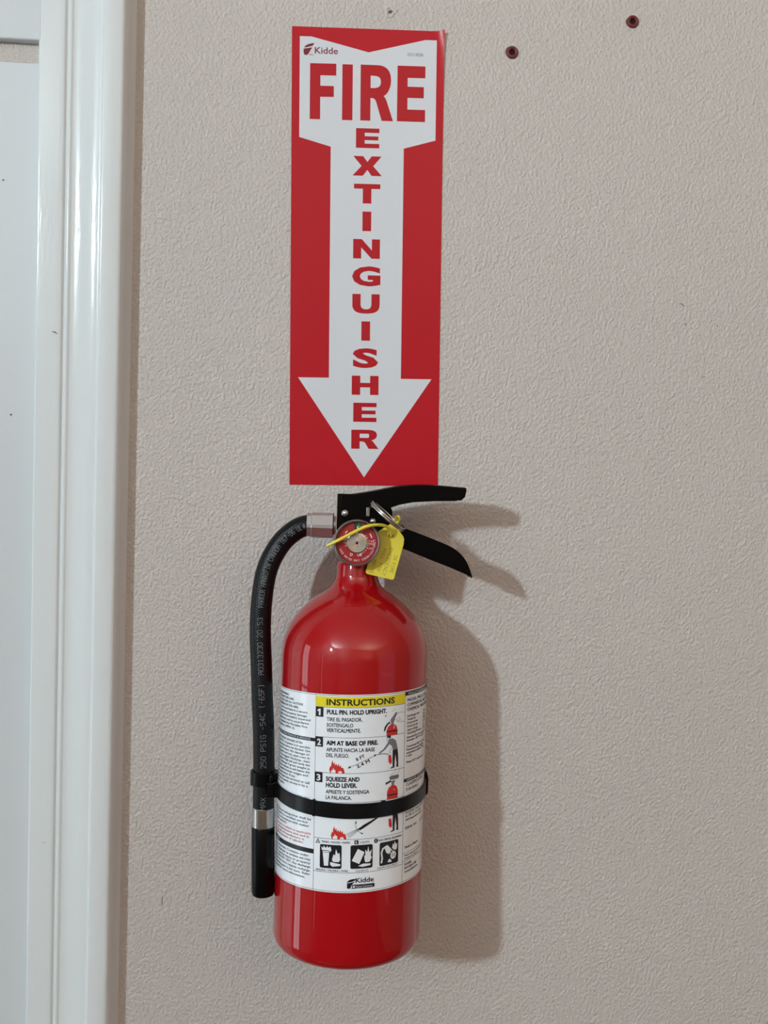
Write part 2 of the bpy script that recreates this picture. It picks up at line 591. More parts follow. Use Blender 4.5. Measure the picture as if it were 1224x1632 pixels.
b.add([(PROF[0][0], 0.012, 0), (PROF[-1][0], 0.012, 0), (PROF[-1][0], 0.012, zs[-1]), (PROF[0][0], 0.012, zs[-1])], [(0, 1, 2, 3)])
casing = struct(b.obj('trim_1', 'trim', angle=0.9))
b = MB()
fc = lambda a, c: (a, -0.0112, c)
b.flat([(-0.2368, H + 0.0990), (-0.2340, H + 0.0984), (-0.2318, H + 0.0972), (-0.2316, H + 0.0978), (-0.2338, H + 0.0994)], fc)
b.flat([(-0.2380, H - 0.330), (-0.2355, H - 0.331), (-0.2355, H - 0.3304)], fc)
b.obj('scratch', 'scuff', casing, smooth=False)

# small flaws in the wall paint
b = MB()
fw_ = lambda a, c: (a, -0.0003, c)
b.flat([(0.2915, H + 0.1462), (0.2950, H + 0.1462), (0.2962, H + 0.1450), (0.2968, H + 0.1440), (0.2958, H + 0.1442), (0.2948, H + 0.1456)], fw_)
b.flat([(0.2978, H + 0.1282), (0.2984, H + 0.1296), (0.2990, H + 0.1290), (0.2994, H + 0.1274), (0.2986, H + 0.1284)], fw_)
b.flat([(0.3262, H + 0.1286), (0.3268, H + 0.1292), (0.3274, H + 0.1286), (0.3268, H + 0.1280)], fw_)
b.flat([(0.3155, H + 0.0838), (0.3164, H + 0.0844), (0.3168, H + 0.0838), (0.3158, H + 0.0832)], fw_)
b.flat([(0.3168, H + 0.0848), (0.3182, H + 0.0844), (0.3186, H + 0.0838), (0.3178, H + 0.0840)], fw_)
b.flat([(0.3472, H + 0.0834), (0.3478, H + 0.0838), (0.3480, H + 0.0832), (0.3474, H + 0.0829)], fw_)
b.flat([(-0.1385, H - 0.382), (-0.1381, H - 0.382), (-0.1382, H - 0.390), (-0.1386, H - 0.389)], fw_)
for x, z, w in ((0.2830, 0.0380, 0.0008), (0.3040, 0.0420, 0.0007), (0.2155, 0.3790, 0.0006)):
    b.flat([(x - w, H + z + w * 0.6), (x - w * 0.3, H + z - w * 0.5), (x + w, H + z - w * 0.4), (x + w * 0.4, H + z + w * 0.4)], fw_)
o = b.obj('chip', 'scuff', wall, smooth=False)
o['kind'] = 'stuff'
# old screw hole with a ring of filler
b = MB()
pr = [(2.1 + 3.2 * (i / 6), -0.9 * math.sin(math.pi * (i / 6)) - 0.1) for i in range(7)]
cx, cz = 0.0345, H + 0.3766
vs, fs = [], []
for i in range(28):
    a = 2 * math.pi * i / 28
    wob = 1 + 0.18 * math.sin(3 * a + 1) + 0.12 * math.sin(5 * a)
    for r, y in pr:
        vs.append((cx + r * wob * math.cos(a) * 0.001, y * 0.0007, cz + r * wob * math.sin(a) * 0.001))
for i in range(28):
    j = (i + 1) % 28
    for k in range(6):
        fs.append((i * 7 + k, j * 7 + k, j * 7 + k + 1, i * 7 + k + 1))
b.add(vs, fs)
b.obj('filler_ring', 'wall', wall)
b = MB()
b.flat([(cx + 0.0017 * math.cos(i) * (1 + .3 * math.sin(2 * i)), cz + 0.0014 * math.sin(i)) for i in [k * 0.45 for k in range(14)]],
       lambda a, c: (a, -0.0002, c))
b.obj('screw_hole', 'scuff', wall, smooth=False)


def wall_anchor(x, z, label, rot):
    t = empty('wall_anchor', (x, 0, z), (0, rot, 0), label, 'wall anchor', 'empty red plastic wall anchors')
    b = MB()
    pr = [(2.3, 1.0), (2.3, -0.9), (2.7, -1.6), (3.6, -2.0), (4.6, -1.7), (5.1, -1.0), (5.2, 0.4)]
    vs, fs = [], []
    for i in range(36):
        a = 2 * math.pi * i / 36
        wob = 1 + (0.12 * max(0, math.cos(a - 3.1)) ** 12)
        for r, y in pr:
            rr = r * (wob if r > 3 else 1)
            vs.append((rr * math.cos(a), y, rr * math.sin(a)))
    n = len(pr)
    for i in range(36):
        j = (i + 1) % 36
        for k in range(n - 1):
            fs.append((i * n + k, j * n + k, j * n + k + 1, i * n + k + 1))
    b.add(vs, fs)
    b.obj('collar', 'anchor', t, scale=0.001)
    b = MB()
    b.lathe([(0.01, -0.3), (2.35, -0.3)], 'y', n=24)
    b.obj('socket', 'hole', t, scale=0.001)


wall_anchor(0.1383, H + 0.3492, 'empty red plastic wall anchor nearer the sign, the lower of two', 0.4)
wall_anchor(0.2401, H + 0.3803, 'empty red plastic wall anchor farther right and higher of two', 0.0)

# ------------------------------------------------------------------ the sign
sign = empty('fire_extinguisher_sign', (0.0210, 0, H + 0.1711), (0, -0.0221, 0),
             'red and white vinyl arrow sign on wall above extinguisher', 'sign')


def sgn(off):
    def fn(u, v):
        # lies on the wall; the top right corner has curled away a little
        c = max(0.0, (u - 58.0) / 5.6) * max(0.0, min(1.0, (v - 60) / 130.0)) ** 1.5
        d = max(0.0, (u + v - 242) / 12.0)
        return (u, -(0.45 + off + 2.2 * c * c + 1.5 * min(d, 1) ** 2), v)
    return fn


W2, H2 = 63.6, 190.6
b = MB()
us = [-W2 + 2 * W2 * i / 40 for i in range(41)]
vs_ = [-H2 + 2 * H2 * i / 60 for i in range(61)]
f0 = sgn(0)
vs = [f0(u, v) for v in vs_ for u in us]
vb = [(x, -0.05 if False else y + 0.35, z) for x, y, z in vs]
n = len(us)
m_ = len(vs)
fs = [(j * n + i, j * n + i + 1, (j + 1) * n + i + 1, (j + 1) * n + i) for j in range(60) for i in range(40)]
fs += [tuple(m_ + k for k in reversed(q)) for q in list(fs)]
ring = [i for i in range(n)] + [j * n + n - 1 for j in range(1, 61)] + [60 * n + i for i in range(n - 2, -1, -1)] + [j * n for j in range(59, 0, -1)]
for k in range(len(ring)):
    a, c = ring[k], ring[(k + 1) % len(ring)]
    fs.append((c, a, a + m_, c + m_))
b.add(vs + vb, fs)
b.obj('panel', 'sign_red', sign, scale=0.001)

f1 = sgn(0.06)
b = MB()
b.flat([(-57.1, 182.7), (-47.2, 182.7), (0.3, 171.4), (48.0, 183.1), (57.4, 183.1), (57.4, 100.7), (30.7, 93.3),
        (30.6, -99.4), (56.8, -99.4), (0.0, -183.6), (-56.8, -99.4), (-30.7, -99.4), (-30.7, 93.2), (-57.1, 100.4)], f1)
b.obj('arrow', 'sign_white', sign, smooth=False, scale=0.001)
f2 = sgn(0.12)
b = MB()
b.flat([(-48.4, 161.0), (-26.6, 161.2), (-26.6, 151.5), (-39.8, 151.4), (-39.8, 142.9), (-28.5, 142.9), (-28.5, 134.0),
        (-39.8, 133.8), (-39.8, 115.4), (-48.5, 115.4)], f2)
b.flat([(-21.5, 161.0), (-12.8, 161.0), (-12.8, 115.4), (-21.5, 115.4)], f2)


def bez(p0, p1, p2, p3, n=10):
    out = []
    for i in range(n):
        t = i / n
        a = (1 - t) ** 3, 3 * t * (1 - t) ** 2, 3 * t * t * (1 - t), t ** 3
        out.append((a[0] * p0[0] + a[1] * p1[0] + a[2] * p2[0] + a[3] * p3[0], a[0] * p0[1] + a[1] * p1[1] + a[2] * p2[1] + a[3] * p3[1]))
    return out


R_out = [(-6.2, 161.2)] + bez((7.5, 161.2), (15.5, 161.2), (19.3, 157.0), (19.3, 149.0)) + bez((19.3, 149.0), (19.3, 143.5), (17.2, 138.0), (13.2, 136.0)) \
    + bez((13.2, 136.0), (14.6, 135.0), (15.6, 132.8), (16.6, 129.5), 5) + [(21.3, 115.6), (11.8, 115.6)] \
    + bez((7.5, 129.5), (6.6, 132.8), (5.6, 134.1), (3.6, 134.1), 6) + [(2.2, 134.1), (2.2, 115.5), (-6.2, 115.5)]
R_in = [(2.2, 142.4)] + bez((4.6, 142.4), (8.8, 142.4), (10.8, 143.9), (10.8, 147.4)) + bez((10.8, 147.4), (10.8, 151.2), (8.9, 152.4), (4.6, 152.4)) + [(2.2, 152.4)]
b.flat(R_out, f2, [R_in])
b.flat([(24.7, 161.4), (48.1, 161.4), (48.1, 151.7), (33.3, 151.6), (33.3, 144.4), (47.0, 144.4), (47.0, 135.2),
        (33.3, 135.2), (33.3, 125.6), (48.3, 125.6), (48.3, 115.7), (24.6, 115.7)], f2)
for i, (ch, hw) in enumerate(zip('EXTINGUISHER', (9.8, 12.2, 11.1, 3.7, 11.3, 12.0, 11.6, 3.7, 10.8, 11.4, 9.9, 11.4))):
    top = 109.1 - 22.93 * i
    cxx = 0.2 - 0.0 * i
    if ch in 'GUS':
        o_ = 0.3
    else:
        o_ = 0.0
    if ch == 'E':
        x0, x1, z0, z1 = cxx - hw, cxx + hw, top - 16.2, top
        t = 3.6
        mz = (z0 + z1) / 2
        b.flat([(x0, z1), (x1, z1), (x1, z1 - t), (x0 + 7.3, z1 - t), (x0 + 7.3, mz + 1.6), (x1 - 0.8, mz + 1.6), (x1 - 0.8, mz - 1.6),
                (x0 + 7.3, mz - 1.6), (x0 + 7.3, z0 + t), (x1, z0 + t), (x1, z0), (x0, z0)], f2)
    elif ch == 'I':
        b.flat([(cxx - hw, top), (cxx + hw, top), (cxx + hw, top - 16.2), (cxx - hw, top - 16.2)], f2)
    elif ch == 'T':
        b.flat([(cxx - hw, top), (cxx + hw, top), (cxx + hw, top - 4), (cxx + 3.6, top - 4), (cxx + 3.6, top - 16.2),
                (cxx - 3.6, top - 16.2), (cxx - 3.6, top - 4), (cxx - hw, top - 4)], f2)
    elif ch == 'H':
        a, c = cxx - hw, cxx + hw
        z0 = top - 16.2
        b.flat([(a, top), (a + 7.2, top), (a + 7.2, top - 6), (c - 7.2, top - 6), (c - 7.2, top), (c, top), (c, z0), (c - 7.2, z0),
                (c - 7.2, top - 9.8), (a + 7.2, top - 9.8), (a + 7.2, z0), (a, z0)], f2)
    elif ch == 'N':
        a, c = cxx - hw, cxx + hw
        z0 = top - 16.2
        b.flat([(a, top), (a + 7.2, top), (c - 6.8, top - 9.3), (c - 6.8, top), (c, top), (c, z0), (c - 7.0, z0), (a + 6.8, z0 + 9.3),
                (a + 6.8, z0), (a, z0)], f2)
    elif ch == 'X':
        a, c = cxx - hw, cxx + hw
        z0 = top - 16.2
        mz = (top + z0) / 2
        b.flat([(a + .3, top), (a + 8.6, top), (cxx, mz + 3.4), (c - 8.6, top), (c - .3, top), (cxx + 4.9, mz), (c, z0), (c - 8.6, z0),
                (cxx, mz - 3.2), (a + 8.4, z0), (a - .2, z0), (cxx - 4.9, mz)], f2)
    elif ch == 'U':
        a, c = cxx - hw, cxx + hw
        zt, z0 = top, top - 16.4
        out = [(a, zt), (a + 7.0, zt)] + bez((a + 7.0, zt - 8.5), (a + 7.0, zt - 11.8), (cxx - 2.6, zt - 12.8), (cxx, zt - 12.8), 6) \
            + bez((cxx, zt - 12.8), (cxx + 2.6, zt - 12.8), (c - 7.0, zt - 11.8), (c - 7.0, zt - 8.5), 6) + [(c - 7.0, zt - 8.5), (c - 7.0, zt), (c, zt)] \
            + bez((c, zt - 9.0), (c, zt - 14.8), (cxx + 7.2, z0), (cxx, z0), 9) + bez((cxx, z0), (cxx - 7.2, z0), (a, zt - 14.8), (a, zt - 9.0), 9) + [(a, zt - 9.0)]
        b.flat(out, f2)
    elif ch == 'R':
        a, c = cxx - hw, cxx + hw
        zt, z0 = top, top - 16.2
        out = [(a, zt)] + bez((cxx + 2.5, zt), (c - 3, zt), (c - .9, zt - 1.6), (c - .9, zt - 4.6)) \
            + bez((c - .9, zt - 4.6), (c - .9, zt - 7.0), (c - 3, zt - 8.4), (c - 5.6, zt - 8.9), 7) \
            + bez((c - 5.6, zt - 8.9), (c - 4.6, zt - 9.4), (c - 4, zt - 10.2), (c - 3.2, zt - 11.4), 4) + [(c + .6, z0), (c - 7.9, z0)] \
            + bez((c - 10.2, zt - 12.4), (c - 11.2, zt - 10.5), (c - 12, zt - 10), (c - 14, zt - 9.9), 5) + [(a + 7.2, zt - 9.9), (a + 7.2, z0), (a, z0)]
        inn = [(a + 7.2, zt - 6.9)] + bez((cxx + 1, zt - 6.9), (cxx + 4, zt - 6.9), (c - 7.6, zt - 6.4), (c - 7.6, zt - 5.0), 6) \
            + bez((c - 7.6, zt - 5.0), (c - 7.6, zt - 3.6), (cxx + 4, zt - 3.3), (cxx + 1, zt - 3.3), 6) + [(a + 7.2, zt - 3.3)]
        b.flat(out, f2, [inn])
    else:
        text_box(b, ch, cxx - hw, top - 16.4, cxx + hw, top + 0.3, f2, 0.045)
b.obj('lettering', 'sign_ink', sign, smooth=False, scale=0.001)


def swoosh(b, x, z, s, fn):
    """the maker's emblem: two leaf-like blades"""
    P = lambda l: [(x + a * s, z + c * s) for a, c in l]
    b.flat(P([(2, 62), (10, 78), (30, 92), (60, 99), (96, 100), (78, 80), (50, 70), (25, 66)]), fn)
    b.flat(P([(0, 55), (30, 60), (60, 66), (84, 72), (74, 62), (60, 48), (48, 30), (40, 8), (26, 0), (8, 2), (2, 20), (6, 40)]), fn)
    b.flat(P([(40, 0), (86, -2), (86, 2), (44, 5)]), fn)


b = MB()
text(b, 'Kidde', -44.6, 169.0, 5.4, f2, width=19.2, bold=0.012)
b.flat([(-53.6, 173.4), (-52.3, 175.2), (-49.6, 176.6), (-44.9, 177.6), (-46.3, 175.2), (-49.5, 174.3)], f2)
b.flat([(-53.9, 172.6), (-50.5, 173.2), (-46.6, 173.9), (-48.2, 171.6), (-49.8, 168.6), (-51.4, 167.4), (-53.4, 167.8), (-54.0, 170.2)], f2)
b.flat([(-49.2, 167.7), (-45.6, 167.6), (-45.6, 167.95), (-48.9, 168.2)], f2)
b.obj('maker_logo', 'sign_dark', sign, smooth=False, scale=0.001)
b = MB()
text(b, '302182B', 32.7, 169.6, 2.5, f2, width=13.2)
b.obj('part_number', 'grey_ink', sign, smooth=False, scale=0.001)

# ------------------------------------------------------------------ the extinguisher
K = 0.9985
OM = Vector((0.02044, -0.0654, H - 0.24766))
ROT = (-0.060, 0, 0)
S = 0.001 * K
RT = 58.376
ext = empty('fire_extinguisher', OM, ROT,
            'red dry chemical fire extinguisher with black hose, hanging on the wall', 'fire extinguisher')

b = MB()
prof = [(0.01, -126.5), (30, -127), (40, -128.5), (46, -131.2), (50, -132.4), (53.2, -131.8), (55.9, -130.0), (57.6, -127.4), (58.3, -124.2),
        (RT, -120)] + [(RT, -120 + i * 21.4) for i in range(1, 11)] + [
        (58.1, 99.5), (57.3, 105), (55.9, 110.4), (53.6, 116), (50.5, 121.6), (46.8, 127), (42.4, 132), (37.6, 136.6), (32.4, 140.6),
        (27.6, 143.8), (23.4, 146.6), (20.2, 149.4), (18.2, 152.4), (17.0, 155.6), (16.4, 159), (16.3, 166), (15.6, 168.2), (14, 168.8), (0.01, 168.8)]
b.lathe(prof, n=160)
b.obj('tank', 'tank', ext, scale=S, angle=0.9)


def cy(off):
    rr = RT + off

    def fn(s0, z0):
        z = z0 + 0.03 * s0
        s = s0 - 0.017 * z
        a = s / RT
        return (rr * math.sin(a), -rr * math.cos(a), z)
    return fn


LT, LB = 73.2, -72.7
CL, CR = -29.4, 42.2
b = MB()
b.rect(-112, LB, 112, LT, cy(0.15), 120, 2)
label = b.obj('instruction_label', 'paper', ext, scale=S, fixn=False)
q1, q2, q3 = cy(0.22), cy(0.29), cy(0.36)


def pr_obj(b, name, m):
    o = b.obj(name, m, label, smooth=False, scale=S, fixn=False)
    o['kind'] = 'stuff'
    return o


# yellow heading band
b = MB()
b.rect(CL, 63.9, CR, 71.4, q1, 30)
pr_obj(b, 'heading_band', 'yellow_ink')
# black print ----------------------------------------------------------
K_ = MB(3.0)
lw = 0.28
K_.rect(-112, LT - 0.95, 112, LT - 0.95 + lw, q1, 100)
K_.rect(-112, LB + 0.8, 112, LB + 0.8 + lw, q1, 100)
for x in (CL, CR):
    K_.rect(x - lw / 2, LB + 0.9, x + lw / 2, LT - 0.9, q1)
for z in (63.6, 41.4, 15.2, -6.3, -33.3, -57.9):
    K_.rect(CL, z - lw / 2, CR, z + lw / 2, q1, 30)
text_box(K_, 'INSTRUCTIONS', -20.6, 65.1, 32.0, 69.9, q2, 0.03)
for zt, n_ in ((63.5, '1'), (41.3, '2'), (15.1, '3'), (-6.4, '4')):
    K_.rect(CL, zt - 7.3, CL + 6.4, zt, q1, 3)
lines = [('PULL PIN. HOLD UPRIGHT.', 58.5, 3.5, 45.6, 0.044), ('TIRE EL PASADOR.', 53.4, 2.9, 26.6, 0.02), ('SOSTENGALO', 49.2, 2.9, 20.0, 0.02),
         ('VERTICALMENTE.', 45.3, 2.9, 25.6, 0.02), ('AIM AT BASE OF FIRE.', 35.7, 3.5, 38.8, 0.044), ('APUNTE HACIA LA BASE', 31.0, 2.9, 36.4, 0.02),
         ('DEL FUEGO.', 26.9, 2.9, 17.2, 0.02), ('SQUEEZE AND', 9.1, 3.5, 25.2, 0.044), ('HOLD LEVER.', 4.6, 3.5, 23.4, 0.044),
         ('APRIETE Y SOSTENGA', 0.0, 2.9, 32.6, 0.02), ('LA PALANCA.', -4.2, 2.9, 19.4, 0.02)]
for s, z, c, w, bo in lines:
    text(K_, s, -20.3, z, c, q2, width=w, bold=bo)
# distance arrow
K_.line([(-3.0, 19.6), (17.2, 28.3)], 0.3, q2)
K_.flat([(-4.2, 19.0), (-1.6, 19.3), (-2.3, 20.9)], q2)
K_.flat([(17.9, 28.6), (15.4, 28.4), (16.0, 26.9)], q2)
text(K_, '8 FT', 2.6, 24.1, 2.6, q2, width=7.0, rot=0.43, bold=.02)
text(K_, '2.4 M', 3.2, 18.9, 2.6, q2, width=10.4, rot=0.43, bold=.02)


def fig(K_, G_, Rr, x, z, upper=True):
    """standing man with extinguisher; x,z = feet"""
    if upper:
        K_.flat([(x - 1.8, z + 22.6), (x - 1.6, z + 24.2), (x + 0.2, z + 25), (x + 1.6, z + 24.3), (x + 1.7, z + 22.8), (x + .6, z + 22.0), (x - .1, z + 23.3)], q2)
        G_.flat([(x + .2, z + 21.8), (x + 3.2, z + 22.2), (x + 6.2, z + 20.2), (x + 7.4, z + 16.0), (x + 7.9, z + 13.6), (x + 3.6, z + 13.2), (x + 2.8, z + 16.2),
                 (x + .6, z + 18.2), (x - 3.0, z + 14.4), (x - 6.4, z + 12.4), (x - 8.0, z + 11.6), (x - 8.0, z + 12.8), (x - 4.5, z + 15.0), (x - 1.5, z + 18.6)], q2)
        K_.line([(x - .1, z + 22.2), (x - 1.4, z + 20.9), (x - 1.9, z + 21.6)], 0.25, q2)
        K_.line([(x - 9.0, z + 11.4), (x - 4.0, z + 11.6), (x + 0.2, z + 10.6)], 0.5, q2)
        K_.line([(x + 3.4, z + 19.6), (x + 5.6, z + 17.4)], 0.22, q2)
        K_.line([(x + 2.6, z + 15.2), (x + .4, z + 12.3), (x + 2.0, z + 11.2)], 0.25, q2)
    K_.flat([(x + 3.4, z + 13.6), (x + 7.9, z + 14.0), (x + 8.6, z + 8.0), (x + 8.8, z + 1.2), (x + 9.2, z + 0.2), (x + 6.9, z + 0.2),
             (x + 7.2, z + 3.0), (x + 6.0, z + 10.2), (x + 5.2, z + 4.0), (x + 5.3, z + 0.2), (x + 1.4, z - .4), (x + 1.8, z + .3), (x + 3.6, z + 1.0),
             (x + 3.4, z + 6.0)], q2)
    Rr.flat([(x - .2, z + 10.0), (x + 2.0, z + 9.9), (x + 2.8, z + 5.2), (x + 2.6, z + 3.6), (x + 1.0, z + 3.2), (x - .1, z + 5.4)], q2)


G_, R_ = MB(3.0), MB(3.0)
fig(K_, G_, R_, 27.4, 16.9)
fig(K_, G_, R_, 28.4, -30.8, upper=False)


def flames(R_, Wt, x, z):
    R_.flat([(x + .8, z), (x + .1, z + 2.6), (x + 1.0, z + 5.4), (x + 1.5, z + 4.4), (x + 1.7, z + 7.0), (x + 2.6, z + 9.5), (x + 3.2, z + 6.6), (x + 4.3, z + 8.0),
             (x + 4.4, z + 5.6), (x + 5.6, z + 6.9), (x + 6.3, z + 5.0), (x + 7.2, z + 7.0), (x + 7.8, z + 4.8), (x + 9.0, z + 6.0), (x + 9.0, z + 4.0), (x + 10.4, z + 4.2),
             (x + 11.4, z + 2.2), (x + 11.6, z)], q2)
    Wt.flat([(x + 1.5, z + .1), (x + 1.6, z + 1.9), (x + 2.7, z + 2.1), (x + 3.1, z + 3.9), (x + 4.0, z + 2.2), (x + 4.8, z + 2.6), (x + 5.0, z + .1)], q3)
    Wt.flat([(x + 6.9, z + .1), (x + 7.2, z + 1.7), (x + 8.0, z + 1.1), (x + 8.4, z + 2.4), (x + 8.9, z + 1.0), (x + 9.6, z + 1.6), (x + 9.8, z + .1)], q3)


W_ = MB(3.0)
flames(R_, W_, -17.9, 15.3)
flames(R_, W_, -15.9, -33.2)
# spray and sweep arrows of step 4
for k in range(5):
    K_.line([(-4.6 + k * .55, -29.4 - k * .75), (9.0, -23.2)], 0.18, q2)
K_.flat([(4.5, -25.6), (8, -23.0), (20, -17.3), (20, -18.4), (8.6, -25.2), (5.6, -26.8)], q2)
K_.line([(3.0, -25.4), (2.4, -23.0), (2.5, -21.2)], 0.25, q2)
K_.flat([(1.9, -21.6), (3.2, -21.6), (2.6, -19.4)], q2)
K_.line([(3.0, -25.4), (4.4, -27.4), (6.6, -28.9)], 0.25, q2)
K_.flat([(6.2, -28.3), (6.6, -29.6), (8.6, -29.4)], q2)

# small extinguishers in steps 1 and 3
for x, zt, st in ((30.2, 53.2, 1), (31.4, 7.4, 3)):
    z0 = 41.6 if st == 1 else -6.1
    top = zt - 3.4
    R_.flat([(x - 4.9, z0), (x - 4.9, top - 4.6), (x - 3.6, top - 1.6), (x - 1.2, top), (x + 1.2, top), (x + 3.6, top - 1.6), (x + 4.7, top - 4.6), (x + 4.7, z0)], q2)
    K_.rect(x - 4.9, z0 + 2.4, x + 4.7, z0 + 3.4, q3, 3)
    G_.flat([(x - 1.0, top), (x - 1.2, top + 1.8), (x - 2.0, top + 3.0), (x + 2.6, top + 3.4), (x + 1.4, top + 1.6), (x + 1.0, top)], q2)
    if st == 1:
        K_.flat([(x - 2.2, zt - 1.2), (x - 4.6, zt - 2.6), (x - 6.6, zt - 5.0), (x - 7.2, zt - 8.4), (x - 6.0, zt - 7.8), (x - 5.0, zt - 5.2), (x - 3.4, zt - 3.2), (x - 1.6, zt - 2.6)], q2)
        G_.flat([(x - 1.8, zt - .2), (x + .6, zt + 2.4), (x + 3.2, zt + 5.2), (x + 4.2, zt + 5.0), (x + 3.8, zt + 3.2), (x + 2.2, zt + .4), (x + .6, zt - 1.2)], q2)
        K_.line([(x - 1.0, zt + .6), (x + 3.6, zt + 5.0)], 0.3, q3)
        K_.line([(x + 4.2, zt + 3.8), (x + 7.6, zt + 4.6), (x + 11.4, zt + 4.0)], 0.2, q2)
        K_.line([(x + 3.6, zt - .2), (x + 6.6, zt + .8), (x + 7.4, zt - .8), (x + 4.4, zt - 1.8), (x + 3.6, zt - .2)], 0.2, q2)
        K_.line([(x + 4.6, zt - 2.2), (x + 11.4, zt - 2.8)], 0.2, q2)
        K_.line([(x + 1.4, zt + 6.6), (x + 2.4, zt + 8.0)], 0.2, q2)
        K_.line([(x - .6, zt + 7.0), (x + .2, zt + 6.2)], 0.2, q2)
        K_.flat([(x - 7.0, zt + 3.0), (x - 5.2, zt + 3.8), (x - 5.0, zt + 2.9)], q2)
        W_.line([(x + 1.8, top - 1.2), (x + 1.4, top - 3.4)], 0.5, q3)
    else:
        K_.flat([(x - 1.8, zt + .6), (x - 6.4, zt - 1.0), (x - 6.0, zt - 2.4), (x - 1.6, zt - .8)], q2)
        G_.flat([(x - 3.4, zt + 2.8), (x - 1.6, zt + 3.8), (x + 5.0, zt + 3.8), (x + 5.6, zt + 2.8), (x + 5.0, zt + .8), (x + 1.2, zt + .6), (x - 2.4, zt + .6)], q2)
        K_.line([(x - 2.0, zt + 2.2), (x + 5.0, zt + 2.6)], 0.3, q3)
        K_.line([(x - 2.4, zt + 4.4), (x + 1.2, zt + 5.6), (x + 3.0, zt + 8.2)], 0.2, q2)
        K_.line([(x + 4.0, zt + 4.2), (x + 5.4, zt + 5.8), (x + 6.4, zt + 7.8)], 0.2, q2)
        W_.rect(x + .4, top - 3.8, x + 2.0, top - 3.4, q3)


def rsq(x0, z0, x1, z1, r=1.3):
    out = []
    for cx_, cz_, a0 in ((x1 - r, z1 - r, 0), (x0 + r, z1 - r, 90), (x0 + r, z0 + r, 180), (x1 - r, z0 + r, 270)):
        for k in range(5):
            a = math.radians(a0 + k * 22.5)
            out.append((cx_ + r * math.cos(a), cz_ + r * math.sin(a)))
    return out


for x in (-24.2, -1.1, 21.0):
    K_.flat(rsq(x, -55.0, x + 16.6, -37.6), q2)
x = -24.2   # bin and wood fire
W_.flat([(x + 2.2, -42.4), (x + 7.4, -42.4), (x + 6.6, -53.2), (x + 3.4, -53.2)], q3)
W_.flat([(x + 1.6, -41.9), (x + 1.2, -39.2), (x + 2.6, -40.4), (x + 3.0, -38.6), (x + 4.6, -40.2), (x + 6.0, -38.4), (x + 6.4, -40.0), (x + 8.2, -38.8), (x + 9.0, -41.6), (x + 8.0, -43.0), (x + 7.6, -41.9)], q3)
W_.flat([(x + 9.4, -48.6), (x + 10.6, -44.4), (x + 11.8, -45.2), (x + 12.4, -40.6), (x + 13.8, -44.0), (x + 15.0, -43.2), (x + 15.6, -48.4), (x + 14.6, -50.0), (x + 10.4, -50.0)], q3)
W_.flat([(x + 8.2, -50.2), (x + 15.8, -51.6), (x + 15.6, -52.8), (x + 9.8, -53.6), (x + 8.0, -52.0)], q3)
x = -1.1    # tipped can and pool fire
W_.flat([(x + 5.4, -40.4), (x + 10.4, -43.0), (x + 6.6, -51.6), (x + 1.0, -49.0)], q3)
W_.flat([(x + 10.6, -49.8), (x + 10.2, -45.2), (x + 11.0, -46.0), (x + 11.0, -41.2), (x + 12.4, -43.0), (x + 13.2, -38.8), (x + 14.0, -43.4), (x + 15.8, -41.6), (x + 15.2, -46.0), (x + 16.0, -47.4), (x + 14.4, -50.4), (x + 11.4, -50.6)], q3)
W_.flat([(x + 5.6, -53.0), (x + 9.4, -51.4), (x + 15.4, -51.8), (x + 15.0, -53.0), (x + 9.0, -53.8)], q3)
x = 21.0    # plug, socket and flame
W_.line([(x + 1.6, -52.6), (x + 2.2, -49.6), (x + 1.6, -45.4), (x + 2.6, -42.4), (x + 4.8, -41.6)], 1.3, q3)
W_.flat([(x + 3.8, -41.0), (x + 6.6, -40.2), (x + 9.6, -43.4), (x + 9.4, -46.2), (x + 7.6, -47.2), (x + 5.4, -45.6)], q3)
W_.line([(x + 9.4, -43.8), (x + 11.0, -45.2)], .6, q3)
W_.flat([(x + 11.8 + 2.7 * math.cos(i * .5), -48.6 + 3.0 * math.sin(i * .5)) for i in range(12)], q3)
W_.flat([(x + 10.6, -43.2), (x + 11.4, -39.8), (x + 12.4, -41.4), (x + 13.0, -38.4), (x + 14.4, -41.2), (x + 15.6, -40.4), (x + 15.0, -44.6), (x + 13.4, -45.4)], q3)
W_.flat([(x + 6.6, -53.0), (x + 8.4, -50.6), (x + 10.4, -52.6), (x + 10.0, -53.6)], q3)
q4 = cy(0.43)
B2 = MB(3.0)
B2.line([(x + 10.9, -47.2), (x + 10.9, -49.6)], .5, q4)
B2.line([(x + 12.7, -47.4), (x + 12.7, -49.8)], .5, q4)
B2.line([(-22.0, -43.4), (-17.0, -43.4)], .3, q4)
pr_obj(B2, 'icon_detail', 'black_ink')
# class symbols
K_.line([(-27.6, -36.9), (-25.9, -33.9), (-24.2, -36.9), (-27.6, -36.9)], .4, q2)
text(K_, 'A', -26.7, -36.6, 1.7, q2)
K_.rect(1.7, -37.0, 4.7, -34.0, q2)
text(W_, 'B', 2.5, -36.4, 1.8, q3)
K_.flat([(18.1 + 1.7 * math.cos(i * .5), -35.6 + 1.7 * math.sin(i * .5)) for i in range(12)], q2)
text(W_, 'C', 17.4, -36.4, 1.7, q3)
text(K_, 'TRASH \u2022 WOOD \u2022 PAPER', -23.2, -36.4, 1.5, q2, width=21.6, bold=0.02)
text(K_, 'LIQUIDS', 5.8, -36.4, 1.5, q2, width=7.2)
text(K_, 'ELECTRICAL EQUIPMENT', 20.4, -36.4, 1.5, q2, width=20.8, bold=0.02)
text(K_, 'BASURA \u2022 MADERA \u2022 PAPEL', -27.0, -57.2, 1.4, q2, width=24.6, bold=0.01)
text(K_, 'LIQUIDOS', 3.0, -57.2, 1.4, q2, width=9.2)
text(K_, 'EQUIPO ELECTRICO', 19.6, -57.0, 1.4, q2, width=17.6)
